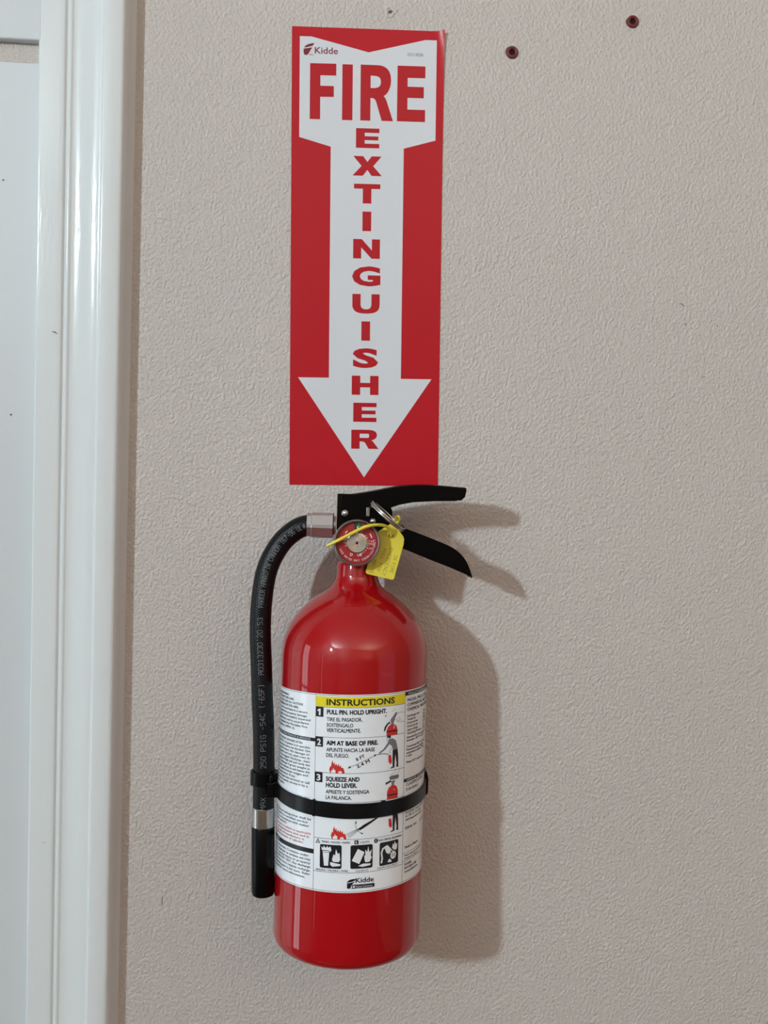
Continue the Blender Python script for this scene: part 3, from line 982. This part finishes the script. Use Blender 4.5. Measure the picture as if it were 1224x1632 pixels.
# maker's mark at the foot
swoosh(K_, -3.6, -69.6, 0.072, q2)
text(K_, 'Kidde', 2.9, -65.4, 3.7, q2, width=13.8, bold=0.02)
K_.flat(rsq(0.3, -69.4, 17.3, -66.6, .6), q2)
text(W_, 'Home Solutions', 3.0, -68.7, 1.3, q3, width=12.6)
W_.rect(1.0, -69.0, 2.3, -67.3, q3)
for zt, n_ in ((63.5, '1'), (41.3, '2'), (15.1, '3'), (-6.4, '4')):
    if n_ == '1':
        W_.flat([(CL + 1.4, zt - 2.4), (CL + 2.9, zt - 1.3), (CL + 4.1, zt - 1.3), (CL + 4.1, zt - 6.2), (CL + 2.7, zt - 6.2), (CL + 2.7, zt - 2.9), (CL + 1.7, zt - 3.5)], q3)
        continue
    text(W_, n_, CL + 1.6 + (0.4 if n_ == '1' else 0), zt - 6.2, 4.9, q3, width=(1.9 if n_ == '1' else 3.2), bold=0.03)

# left column small print
def column(mb, x, z, pitch, cap, rows, maxw, bold=0.012):
    for i, s in enumerate(rows):
        if s:
            text(mb, s, x, z - i * pitch, cap, q2, width=maxw * min(1.0, 0.0 + len(s) / 34.0), bold=bold)


XLc = -84.0
column(K_, XLc, 68.2, 2.72, 1.7, ['SEE OWNERS MANUAL', 'IN PACK AND THIS LABEL', 'THOROUGHLY. READ ALL CAUTIONS', 'OR WARNINGS ON THIS LABEL.',
                                  'When not in use keep in a secure', 'place away from property damage.', 'Extinguisher to be installed, inspected',
                                  'maintained and used in accordance', 'with standards for Portable Fire', 'Extinguishers, NFPA 10.'], 50)
K_.rect(-100, 37.4, CL, 40.0, q2, 40)
text(W_, 'OWNER, MAINTENANCE & SERVICE:', -80.5, 38.0, 1.4, q3, width=47, bold=0.01)
column(K_, XLc, 34.0, 2.62, 1.7, ['INSPECT MONTHLY OR MORE OFTEN', 'FREQUENTLY. IF pointer is in operable', 'range make sure unit is not blocked. Use', 'lever seal is intact. No damage or',
                                  'missing parts and not used over in', 'nozzle is not clogged. Discharge, clean', 'and recharge. Weigh unit and verify the',
                                  'weight, recharge if gross weight is', 'less than that marked on unit below the', 'label. Exclude bracket weight and', 'keep temperature. If any',
                                  'problems found have serviced or call', 'maker to properly service it by a', 'service agent.'], 50)
text(K_, 'RECHARGE IMMEDIATELY AFTER ANY', -80.5, -6.4, 1.8, q2, width=47)
column(K_, XLc, -21.5, 2.62, 1.7, ['USE. If any of extinguisher shall be', 'recharged by a certified service', 'facility in accordance with maker', 'per NFPA and DOT.'], 52)
RP = MB(3.0)
column(RP, XLc, -32.2, 2.5, 1.7, ['This product is subject to applicable', 'state and maintenance laws and in', 'case of date of manufacture is', 'stamped at bottom of cylinder.'], 52)
pr_obj(RP, 'red_small_print', 'pale_red_ink')
K_.rect(-100, -45.6, CL, -42.2, q2, 40)
text(W_, 'WARNING', -80, -44.6, 1.6, q3, width=10)
column(K_, XLc, -48.6, 2.72, 1.7, ['Do not incinerate. Contents under', 'pressure. Improper or careless use may', 'result in serious injury or property', 'damage. DO NOT TEST. Any discharge',
                                   'no matter how short requires recharge.', 'Extinguishing agent is not toxic. Refer', 'to manual for more information.'], 52)
# right column small print
K_.rect(CR, 69.3, 100, 72.1, q2, 40)
text(W_, 'PRODUCT INFORMATION', 45.5, 69.9, 1.5, q3, width=29)
XRc = 44.6
for s, z, w, c in (('MODEL: PRO-5 TCM-8', 64.6, 34, 2.4), ('COMMERCIAL ABC DRY', 61.0, 36, 2.4), ('CHEMICAL FIRE EXTING.', 57.4, 38, 2.4)):
    text(K_, s, XRc, z, c, q2, width=w, bold=0.015)
for i, (a, c) in enumerate((('Discharge time', '14 sec.'), ('Tested to', '585 psi'), ('Gross wt max', '9 lb 4 oz'), ('Gross wt min', '8 lb 2 oz'), ('Agent charge', '5 lb'), ('Operating Pressure', '195 psi'))):
    text(K_, a, XRc, 52.8 - 2.62 * i, 1.75, q2, bold=0.014, width=19 * len(a) / 16)
    text(K_, c, XRc + 24, 52.8 - 2.62 * i, 1.75, q2, bold=0.015)
for i, s in enumerate(('Intended for use at temp. of', 'between -40\u00b0F / +120\u00b0F', '', 'Commercial ABC Dry Chem.', 'Monoammonium phosphate', 'ammonium sulfate. HMIS', '1-0-0', '', 'Meets DOT requirements')):
    if s:
        text(K_, s, XRc, 36.6 - 2.35 * i, 1.7, q2, width=32 * min(1, len(s) / 26), bold=0.015)
K_.rect(CR, 3.7, 100, 6.2, q2, 40)
text(W_, 'APPROVAL / AGENCY', 45.0, 4.2, 1.4, q3, width=26)
text(K_, 'CLASSIFICATION', XRc, 0.6, 2.3, q2, width=26, bold=0.015)
text(K_, '2-A:10-B:C', XRc, -3.2, 2.3, q2, width=18, bold=0.015)
for i, (s, w) in enumerate((('UL LISTED. Tested to ANSI/', 30), ('UL 299. UL 711 under', 24), ('with inspection service', 26))):
    text(K_, s, XRc, -20.6 - 2.7 * i, 1.75, q2, width=w, bold=0.015)
text(K_, 'SERIAL NO.      A-0147', XRc, -32.4, 1.9, q2, width=32, bold=0.015)
text(K_, 'Made in Mexico', XRc, -47.0, 1.8, q2, width=19, bold=0.015)
K_.rect(CR, -50.6, 100, -50.35, q2, 20)
K_.rect(CR, -56.5, 100, -56.25, q2, 20)
text(K_, 'Peso neto aproximado', XRc, -53.0, 1.3, q2, width=26, bold=0.015)
text(K_, 'Hecho en Mexico', XRc, -55.3, 1.3, q2, width=20, bold=0.015)
text(K_, 'Kidde', XRc, -60.0, 2.1, q2, width=9, bold=0.02)
text(K_, '800-880-6788', XRc, -62.8, 1.8, q2, width=17, bold=0.01)
text(K_, 'www.kidde.com', XRc, -65.6, 1.8, q2, width=19, bold=0.015)
pr_obj(K_, 'black_print', 'black_ink')
pr_obj(G_, 'grey_print', 'grey_ink')
pr_obj(R_, 'red_print', 'red_ink')
pr_obj(W_, 'white_print', 'white_ink')

# ---- valve, gauge, levers
b = MB()
b.lathe([(0.01, 168.5), (13.2, 168.5), (13.6, 170), (13.6, 176), (12.4, 178), (12.4, 200), (11, 203), (0.01, 203)], n=40)
b.lathe([(0.01, -1), (7.4, -1), (7.4, -21.5), (0.01, -21.5)], 'x', c=(0, 0, 197.2), n=32)
b.lathe([(0.01, 0), (9, 0), (9, -21), (0.01, -21)], 'y', c=(-1.7, 0, 184.9), n=32)
b.obj('valve_body', 'alu', ext, scale=S, angle=0.7)

gx, gz = -1.8, 184.7
ga = empty('pressure_gauge', (gx * S, 0, gz * S))
ga.parent = ext
b = MB()
b.lathe([(0.01, -20), (12, -20), (15.5, -21), (17.4, -23), (18.1, -26), (18.2, -29), (17.9, -30.8), (17.0, -31.6), (16.2, -31.0), (15.8, -29.6)], 'y', n=72)
b.obj('bezel', 'bezel', ga, scale=S, angle=0.9)
b = MB()
b.lathe([(0.01, -28.6), (16.2, -28.6)], 'y', n=48)
b.obj('dial', 'dial', ga, scale=S)


def gp(off):
    return lambda a, c: (a, -28.6 - off, c)


def wedge(b, r0, r1, a0, a1, fn, n=8):
    out = [(r1 * math.cos(math.radians(a0 + (a1 - a0) * i / n)), r1 * math.sin(math.radians(a0 + (a1 - a0) * i / n))) for i in range(n + 1)]
    out += [(r0 * math.cos(math.radians(a1 - (a1 - a0) * i / n)), r0 * math.sin(math.radians(a1 - (a1 - a0) * i / n))) for i in range(n + 1)]
    b.flat(out, fn)


b = MB()
wedge(b, 6.5, 15.9, 76, 101, gp(.08))
b.obj('green_sector', 'green', ga, smooth=False, scale=S)
b = MB()
b.line([(1.2, 15.0), (1.2, 11.4)], .45, gp(.14))
b.line([(-.2, 12.6), (2.8, 12.6)], .45, gp(.14))
b.line([(0, 11), (.4, 13.4)], .4, gp(.14))
b.line([(2.2, 10.8), (2.6, 12.0)], .4, gp(.14))
b.obj('green_marks', 'green_ink', ga, smooth=False, scale=S)
b = MB()


def arc_text(b, s, r, a0, step, size, fn, outward=True):
    for i, ch in enumerate(s):
        if ch == ' ':
            continue
        a = math.radians(a0 + step * i)
        vs, fs = glyphs(ch, 0.01)
        x0, x1 = min(v[0] for v in vs), max(v[0] for v in vs)
        k = size / CAP
        up = a - math.pi / 2 if outward else a + math.pi / 2
        out = []
        for p, q in vs:
            p = (p - (x0 + x1) / 2) * k
            q = (q - CAP / 2) * k
            out.append(fn(r * math.cos(a) + p * math.cos(up) - q * math.sin(up), r * math.sin(a) + p * math.sin(up) + q * math.cos(up)))
        b.add(out, fs)


arc_text(b, 'OVERCHARGED', 8.4, 66, -13, 1.5, gp(.14))
arc_text(b, 'USE WITH DRY CHEMICAL ONLY', 13.6, 205, 6.6, 1.5, gp(.14), False)
arc_text(b, 'RECHARGE', 8.6, 196, -11, 1.2, gp(.14))
text(b, 'D', -5.0, -10.2, 2.2, gp(.14), bold=.02)
text(b, 'UR', .6, -10.2, 2.1, gp(.14), bold=.02)
b.line([(-9.0, 7.4), (-7.8, 8.8)], .8, gp(.14))
b.line([(10.0, 7.2), (11.4, 4.4)], .8, gp(.14))
text(b, 'PSI', 9.6, -1.4, 1.5, gp(.14), width=3.6)
text(b, '195', 9.8, .8, 1.3, gp(.14), width=3.2)
text(b, '1350', 8.6, -4.6, 1.2, gp(.14), width=4.6)
text(b, 'kPa', -10.2, 1.4, 1.2, gp(.14), width=2.6)
text(b, 'PSI', -10.2, -.6, 1.2, gp(.14), width=2.6)
b.obj('dial_lettering', 'white_ink', ga, smooth=False, scale=S)
b = MB()
b.lathe([(0.01, -29.6), (1.2, -29.6)] + [(1.2 + .6 * k + d, -29.6 + .05 * (j % 2)) for k in range(11) for j, d in ((0, 0), (1, .3))] + [(7.9, -29.4), (8.0, -28.6)], 'y', n=48)
b.obj('hub', 'steel', ga, scale=S, angle=0.3)
b = MB()
b.lathe([(0.01, -30.1), (.8, -30.1), (1.0, -29.6)], 'y', n=20)
b.obj('hub_pin', 'hole', ga, scale=S)
b = MB()
b.prism([(-.4, 2), (-.35, 12.5), (0.1, 13.2), (.45, 12.5), (.4, 2)], -29.9, -29.75)
b.obj('needle', 'white_ink', ga, scale=S, smooth=False)
b = MB()
b.lathe([(0.01, -31.0), (8, -30.9), (16.0, -30.2)], 'y', n=48)
b.obj('lens', 'lens', ga, scale=S)

# fixed bracket block behind the gauge with its carry handle
b = MB()
side = [(-17.6, 186), (-17.7, 221.6), (-16.4, 222.6), (-2, 222.6), (2, 219), (24.4, 213.6), (26, 210), (26, 199.6), (22.9, 199.1), (35.0, 197.2), (56.5, 189.8), (74.0, 182.9), (82.0, 176.9), (87.0, 170.0), (90.2, 161.0),
        (89.4, 160.3), (74.4, 166.3), (57.0, 172.6), (35.5, 180.6), (17.0, 186.9), (10, 188)]
side = [p for p in side if p != (22.9, 199.1)]
for y in (-12.4, 11.0):
    b.prism(side, y, y + 1.4)
top = catmull([(26, 0, 199.8), (35.0, 0, 197.3), (56.5, 0, 189.9), (74.0, 0, 183.0), (82.2, 0, 176.9), (87.2, 0, 170.0), (91.2, 0, 160.0)], 5)
vs = []
for i, p in enumerate(top):
    taper = 1.0 if i < len(top) - 9 else max(0.16, 1 - ((i - (len(top) - 9)) / 8.0) ** 2 * 0.84)
    hw = 12.4
    vs += [(p.x, -hw, p.z), (p.x, hw, p.z), (p.x - .6, hw, p.z - 1.3), (p.x - .6, -hw, p.z - 1.3)]
fs = []
for k in range(len(top) - 1):
    for i in range(4):
        fs.append((k * 4 + i, k * 4 + (i + 1) % 4, k * 4 + 4 + (i + 1) % 4, k * 4 + 4 + i))
fs += [(3, 2, 1, 0), tuple((len(top) - 1) * 4 + i for i in range(4))]
b.add(vs, fs)
b.box((-17.7, -12.4, 187), (-16.4, 12.4, 222.6))
b.box((-17.7, -12.4, 221.4), (-2, 12.4, 222.7))
b.obj('carry_handle', 'black_metal', ext, scale=S, bevel=0.0005, fixn=True)
b = MB()
b.prism([(-18.1, 190), (-18.1, 221.6), (-17.75, 222.2), (-17.72, 190)], -13.0, -12.4)
b.obj('worn_edge', 'steel', ext, scale=S, smooth=False)

b = MB()
upper = [(-14.5, 219.6), (-11.4, 220.9), (9.6, 225.0), (28.9, 229.3), (43.8, 231.0), (61.1, 231.1), (84.0, 229.9), (84.1, 227.4), (83.0, 222.9),
         (80.2, 220.2), (61.4, 219.5), (44.2, 218.1), (31.6, 215.4), (24.6, 212.9), (24.4, 203.4), (6, 200.5), (-14.5, 204)]
for y in (-14.2, 12.8):
    b.prism(upper, y, y + 1.4)
top = catmull([(-14.5, 0, 219.8), (-11.4, 0, 221.0), (9.6, 0, 225.1), (28.9, 0, 229.4), (43.8, 0, 231.1), (61.1, 0, 231.2), (84.2, 0, 230.0)], 5)
vs, fs = [], []
for p in top:
    for y, dz in ((-14.2, -.9), (-13.0, 0.0), (-6, .9), (0, 1.2), (6, .9), (13.0, 0.0), (14.2, -.9), (13.0, -1.4), (0, -.4), (-13.0, -1.4)):
        vs.append((p.x, y, p.z + dz))
n = 10
for k in range(len(top) - 1):
    for i in range(n):
        fs.append((k * n + i, k * n + (i + 1) % n, (k + 1) * n + (i + 1) % n, (k + 1) * n + i))
fs += [tuple(reversed(range(n))), tuple((len(top) - 1) * n + i for i in range(n))]
b.add(vs, fs)
b.obj('squeeze_lever', 'black_metal', ext, scale=S, bevel=0.0005)

for x, z, r in ((-11.4, 207.4, 3.0), (10.6, 201.8, 2.7)):
    b = MB()
    b.lathe([(r, -14.2), (r, -14.8), (r * .9, -15.8), (r * .6, -16.7), (0.01, -17.1)], 'y', c=(x, 0, z), n=24)
    b.obj('rivet', 'steel', ext, scale=S, angle=1.2)
b = MB()
b.box((5.2, -15.6, 205.4), (7.9, -14.0, 212.4))
b.obj('safety_pin_slot', 'bezel', ext, scale=S, bevel=0.0003)
b = MB()
b.tube([(9.6, -11, 213.6), (9.7, -30.5, 213.7)], 1.5, 14)
b.obj('safety_pin', 'steel', ext, scale=S, angle=0.9)
# split pull ring, two turns
ring_c = Vector((21.4, -28.6, 205.9))
dr = Vector((0.757, 0, -0.653))
dy = Vector((0.10, 0.99, 0.09)).normalized()
nr = dr.cross(dy).normalized()
b = MB()
path = []
for i in range(0, 121):
    t = i / 120 * 2 * math.tau
    off = -1.6 + 3.2 * i / 120
    path.append(ring_c + dr * (16.2 * math.cos(t + 1.2)) + dy * (15.2 * math.sin(t + 1.2)) + nr * off)
b.tube(path, 0.80, 10)
b.obj('pull_ring', 'steel', ext, scale=S, angle=1.2)

# ---- hose
b = MB()
n = 12
vs, fs = [], []
for xx, rr in ((-20.0, 9.6), (-20.9, 10.7), (-37.4, 10.7), (-38.2, 10.1), (-41.4, 10.0), (-41.6, 8.2)):
    for i in range(12):
        a = math.radians(60 * (i // 2) + (i % 2) * 46 + 12)
        vs.append((xx, -1 + rr * math.cos(a), 197.3 + rr * math.sin(a) * 0.98))
for k in range(5):
    for i in range(12):
        j = (i + 1) % 12
        fs.append((k * 12 + i, k * 12 + j, k * 12 + 12 + j, k * 12 + 12 + i))
fs.append(tuple(range(12)))
fs.append(tuple(60 + i for i in range(12)))
b.add(vs, fs)
b.obj('hose_coupling', 'alu', ext, scale=S, angle=0.25)

HP = [(-33, -1, 197.4), (-36.1, -1, 197.3), (-44.5, -1, 195.8), (-51.7, -1, 191.8), (-60.4, -1, 183.5), (-67.9, -1, 171.4), (-72.3, -1, 159.2), (-74.5, -1, 146.0), (-75.7, -1, 131.4),
      (-75.9, -1, 116.4), (-75.4, -1.2, 102.6), (-74.1, -1.5, 84.2), (-72.6, -2, 59.3), (-70.9, -2, 35.4), (-69.6, -2, 5.0), (-69.0, -2, -22.1), (-68.9, -2, -30)]
hp = catmull(HP, 8)
b = MB()
b.tube(hp, 8.5, 64)
hose = b.obj('hose', 'rubber', ext, scale=S, angle=1.0)
# braided relief of the hose cover
nt = M['rubber'].node_tree
bs = nt.nodes['Principled BSDF']
acc = None
for rot in (0.9, -0.9):
    mp = nt.nodes.new('ShaderNodeMapping')
    mp.inputs['Rotation'].default_value = (0, rot, 0)
    nt.links.new(coords(nt), mp.inputs['Vector'])
    wv = nt.nodes.new('ShaderNodeTexWave')
    wv.inputs['Scale'].default_value = 190
    wv.inputs['Distortion'].default_value = 0.4
    nt.links.new(mp.outputs['Vector'], wv.inputs['Vector'])
    if acc is None:
        acc = wv.outputs['Fac']
    else:
        mm = nt.nodes.new('ShaderNodeMath')
        mm.operation = 'MAXIMUM'
        nt.links.new(acc, mm.inputs[0])
        nt.links.new(wv.outputs['Fac'], mm.inputs[1])
        acc = mm.outputs[0]
bp = nt.nodes.new('ShaderNodeBump')
bp.inputs['Strength'].default_value = 0.35
bp.inputs['Distance'].default_value = 0.0003
nt.links.new(acc, bp.inputs['Height'])
nt.links.new(bp.outputs['Normal'], bs.inputs['Normal'])

# print on the hose, laid along its length
cum = [0.0]
for p, q in zip(hp[:-1], hp[1:]):
    cum.append(cum[-1] + (q - p).length)


def on_hose(d, v):
    """d = distance from the bottom end, v = across; the print faces front-left"""
    L = cum[-1] - d
    k = 0
    while k < len(cum) - 2 and cum[k + 1] < L:
        k += 1
    f = (L - cum[k]) / (cum[k + 1] - cum[k])
    p = hp[k].lerp(hp[k + 1], f)
    t = (hp[min(k + 2, len(hp) - 1)] - hp[max(k - 1, 0)]).normalized()
    front = Vector((0, -1, 0))
    sideways = t.cross(front).normalized()   # towards the outside
    ang = v / 8.55 + (-0.02)
    return p + (front * math.cos(ang) + sideways * math.sin(ang)) * 8.66


side_sign = 1 if Vector((0, 0, -1)).cross(Vector((0, -1, 0))).x < 0 else -1


def hose_fn(d, v):
    return on_hose(d, side_sign * v)


b = MB(0.8, 1)


def hose_d(z):
    for k in range(len(hp) - 1):
        if hp[k].z >= z >= hp[k + 1].z:
            return cum[-1] - cum[k]
    return 0


for s, z0, z1 in (('MAX.', -28, -15), ('I', -11, -9), ('250 PSIG -54C (-65F)', 4.5, 71), ('A031323D 20:53', 76, 123), ('PARKER HANNIFIN', 130, None)):
    d0 = hose_d(z0)
    if z1 is None:
        s = 'PARKER HANNIFIN CANADA 167-06 UL@'
        span = cum[-1] - 9.5 - d0
    else:
        span = hose_d(z1) - d0
    pitch = span / len(s)
    k = 3.9 / 6.0
    for i, ch in enumerate(s):
        for pl in _S[ch]:
            pts = [(d0 + i * pitch + a / 4.0 * pitch * 0.70, -2.0 + c * k) for a, c in pl]
            b.line(pts, 0.30, hose_fn)
b.obj('hose_lettering', 'hose_print', hose, smooth=False, scale=S, fixn=False)

b = MB()
b.tube([(-69.0, -2, -27.6), (-69.0, -2, -28.2), (-68.7, -2, -42.6), (-68.7, -2, -43.2)], [8.4, 8.9, 8.9, 8.4], 40)
b.obj('ferrule', 'steel', ext, scale=S, angle=0.6)
b = MB()
b.tube([(-68.75, -2, -42.6), (-68.74, -2, -44.0), (-68.0, -2, -70), (-67.2, -2, -94.0), (-67.15, -2, -96.6), (-67.12, -2, -97.6)], [8.6, 9.1, 9.2, 9.2, 8.5, 7.0], 40)
b.obj('nozzle', 'black_plastic', ext, scale=S, angle=0.6)

# ------------------------------------------------------------------ wall bracket and strap (holds the tank)
br = empty('wall_bracket', OM, ROT, 'black wall bracket strap around the lower label and hose of the extinguisher', 'bracket')


def strap_pt(s, off, dz):
    z = -12.4 + 0.0005 * s * s + 0.012 * s if abs(s) < 92 else -8.2 + 0.012 * s
    a = s / RT
    return ((RT + off) * math.sin(a), -(RT + off) * math.cos(a), z + dz)


b = MB()
N = 150
vs, fs = [], []
sec = [(0.45, -5.5), (0.45, 5.5), (1.2, 5.7), (1.75, 5.2), (1.75, -5.2), (1.2, -5.7)]
for i in range(N + 1):
    s = -160 + 320 * i / N
    for o_, dz in sec:
        vs.append(strap_pt(s, o_, dz))
n = 6
for i in range(N):
    for k in range(n):
        fs.append((i * n + k, i * n + (k + 1) % n, (i + 1) * n + (k + 1) % n, (i + 1) * n + k))
fs += [tuple(range(n)), tuple(N * n + k for k in reversed(range(n)))]
b.add(vs, fs)
b.obj('strap', 'strap', br, scale=S, angle=0.5)
# moulded rib and bump on the strap, guide tab on the right
for nm, s0, s1, z0, z1, h in (('strap_rib', -29.6, -28.2, -5.9, 6.6, 2.3), ('strap_bump', 21.5, 24.5, 4.8, 6.6, 1.9)):
    b = MB()
    vs = [strap_pt(s, o_, dz) for o_ in (0.6, h) for dz in (z0, z1) for s in (s0, s1)]
    b.add(vs, [(0, 1, 3, 2), (4, 6, 7, 5), (0, 4, 5, 1), (2, 3, 7, 6), (0, 2, 6, 4), (1, 5, 7, 3)])
    b.obj(nm, 'strap', br, scale=S, smooth=False)
b = MB()
b.prism([(58.2, -9.0), (59.0, 2.8), (60.6, 2.2), (62.0, -3.0), (61.8, -14.2), (60.6, -16.6), (58.8, -15.4)], -3.5, 30)
b.obj('strap_guide', 'black_plastic', br, scale=S, bevel=0.0004, smooth=False)
# hose clip
b = MB()
pr = []
for k in range(2, 35):
    a = 2 * math.pi * (k / 36.0) 
    pr.append((-69.6 + 8.9 * math.cos(a), -2 - 8.9 * math.sin(a)))
vs, fs = [], []
for (x, y) in pr:
    d = Vector((x + 69.6, y + 2)).normalized()
    for rr, z in ((0, -9.6), (1.5, -9.6), (1.5, 1.2), (0, 1.2)):
        vs.append((x + d.x * rr, y + d.y * rr, z))
for i in range(len(pr) - 1):
    for k in range(4):
        fs.append((i * 4 + k, i * 4 + (k + 1) % 4, (i + 1) * 4 + (k + 1) % 4, (i + 1) * 4 + k))
fs += [(0, 1, 2, 3), tuple((len(pr) - 1) * 4 + k for k in (3, 2, 1, 0))]
b.add(vs, fs)
b.box((-61.5, -9.5, -9.6), (-58.5, 2, 1.0))
b.obj('hose_clip', 'black_plastic', br, scale=S, bevel=0.0003, angle=0.7)
b = MB()
b.box((-65.8, -15.2, -16.6), (-60.6, -11.0, -5.4))
b.box((-61.2, -14.0, -16.9), (-56.0, -10.0, -4.9))
b.tube([(-63.0, -13.5, -5.6), (-63.0, -13.5, 0.4)], 1.3, 12)
b.obj('clip_hinge', 'black_plastic', br, scale=S, bevel=0.0006, smooth=False)
# back plate and hook against the wall
b = MB()
b.prism([(-14, -60), (14, -60), (14, 30), (10, 36), (-10, 36), (-14, 30)], 60.2, 61.6)
b.box((-13, 61.6, -60), (13, 66.0, -45))
b.obj('back_plate', 'black_metal', br, scale=S, smooth=False)

# ------------------------------------------------------------------ yellow tag on its seal tie
tg = empty('instruction_tag', OM, ROT, 'yellow plastic tag on ribbed tie threaded through the pull ring', 'tag')


def tagp(off):
    # leans slightly: the lower end stands further from the neck
    return lambda a, c: (a, -19.2 - off - (191 - c) * 0.02, c)


outline = [(15.0, 194.0), (24.2, 200.0), (26.6, 199.4), (30.6, 195.8), (34.6, 190.6), (35.4, 188.4), (35.1, 184.3), (28.3, 157.2), (27.2, 156.2), (7.2, 160.4), (6.0, 161.6), (6.2, 163.4)]
hole = [(24.9 + 1.9 * math.cos(i * math.tau / 16), 190.8 + 1.9 * math.sin(i * math.tau / 16)) for i in range(16)]
b = MB()
fa, fb_ = tagp(0.0), tagp(-0.7)
loops = [outline, hole]
flat = [p for l in loops for p in l]
tris = tessellate_polygon([[Vector((a, c, 0)) for a, c in l] for l in loops])
n = len(flat)
fs = [tuple(t) for t in tris] + [tuple(i + n for i in reversed(t)) for t in tris]
k = 0
for l in loops:
    for i in range(len(l)):
        a, c = k + i, k + (i + 1) % len(l)
        fs.append((a, c, c + n, a + n))
    k += len(l)
b.add([fa(*p) for p in flat] + [fb_(*p) for p in flat], fs)
plate = b.obj('tag_plate', 'yellow', tg, scale=S, smooth=False, bevel=0.0002)
b = MB()
ft = tagp(0.08)
rt = -math.pi / 2 - 0.245 + 0.0
for s, x, z, size, pw in (('IN FIRE', 28.2, 175.8, 2.5, 0.85), ('EMERGENCY', 24.3, 181.4, 2.6, 0.98), ('PULL PIN', 19.2, 180.6, 2.4, 0.96), ('ABOVE', 11.8, 171.6, 2.3, 1.0)):
    stroke(b, s, x, z, size, 0.22, ft, rot=rt, width=pw)
b.obj('tag_lettering', 'tag_ink', plate, smooth=False, scale=S, fixn=False)

b = MB()
tie = catmull([(-24.2, -30.5, 181.6), (-22.6, -33.0, 182.9), (-11.8, -34.4, 188.8), (0.7, -34.6, 195.7), (7.2, -34.4, 198.2), (12.8, -33.0, 199.0), (18.6, -29.5, 198.6), (22.6, -26.0, 196.8), (24.6, -23.4, 193.8),
               (24.9, -21.2, 191.0), (25.0, -18.4, 189.9), (25.4, -16.6, 191.4)], 8)
rads = []
for i, p in enumerate(tie):
    if p.x < 8.5 and i > 6 and p.x > -21:
        rads.append(1.25 + (0.22 if i % 2 else -0.05))
    else:
        rads.append(1.25)
tie2 = tie
b.tube(tie2, rads, 12)
b.obj('ribbed_tie', 'yellow', tg, scale=S, angle=0.8)
b = MB()
tie = catmull([(25.4, -16.4, 191.6), (26.4, -15.8, 196.0), (27.3, -17.0, 200.6), (28.0, -20.0, 204.4), (29.6, -22.6, 206.0), (30.6, -23.2, 204.6), (30.2, -23.0, 202.4), (28.6, -22.2, 200.4), (27.4, -20.6, 199.0)], 6)
b.tube(tie, 1.15, 12)
b.obj('tie_loop', 'yellow', tg, scale=S, angle=0.8)
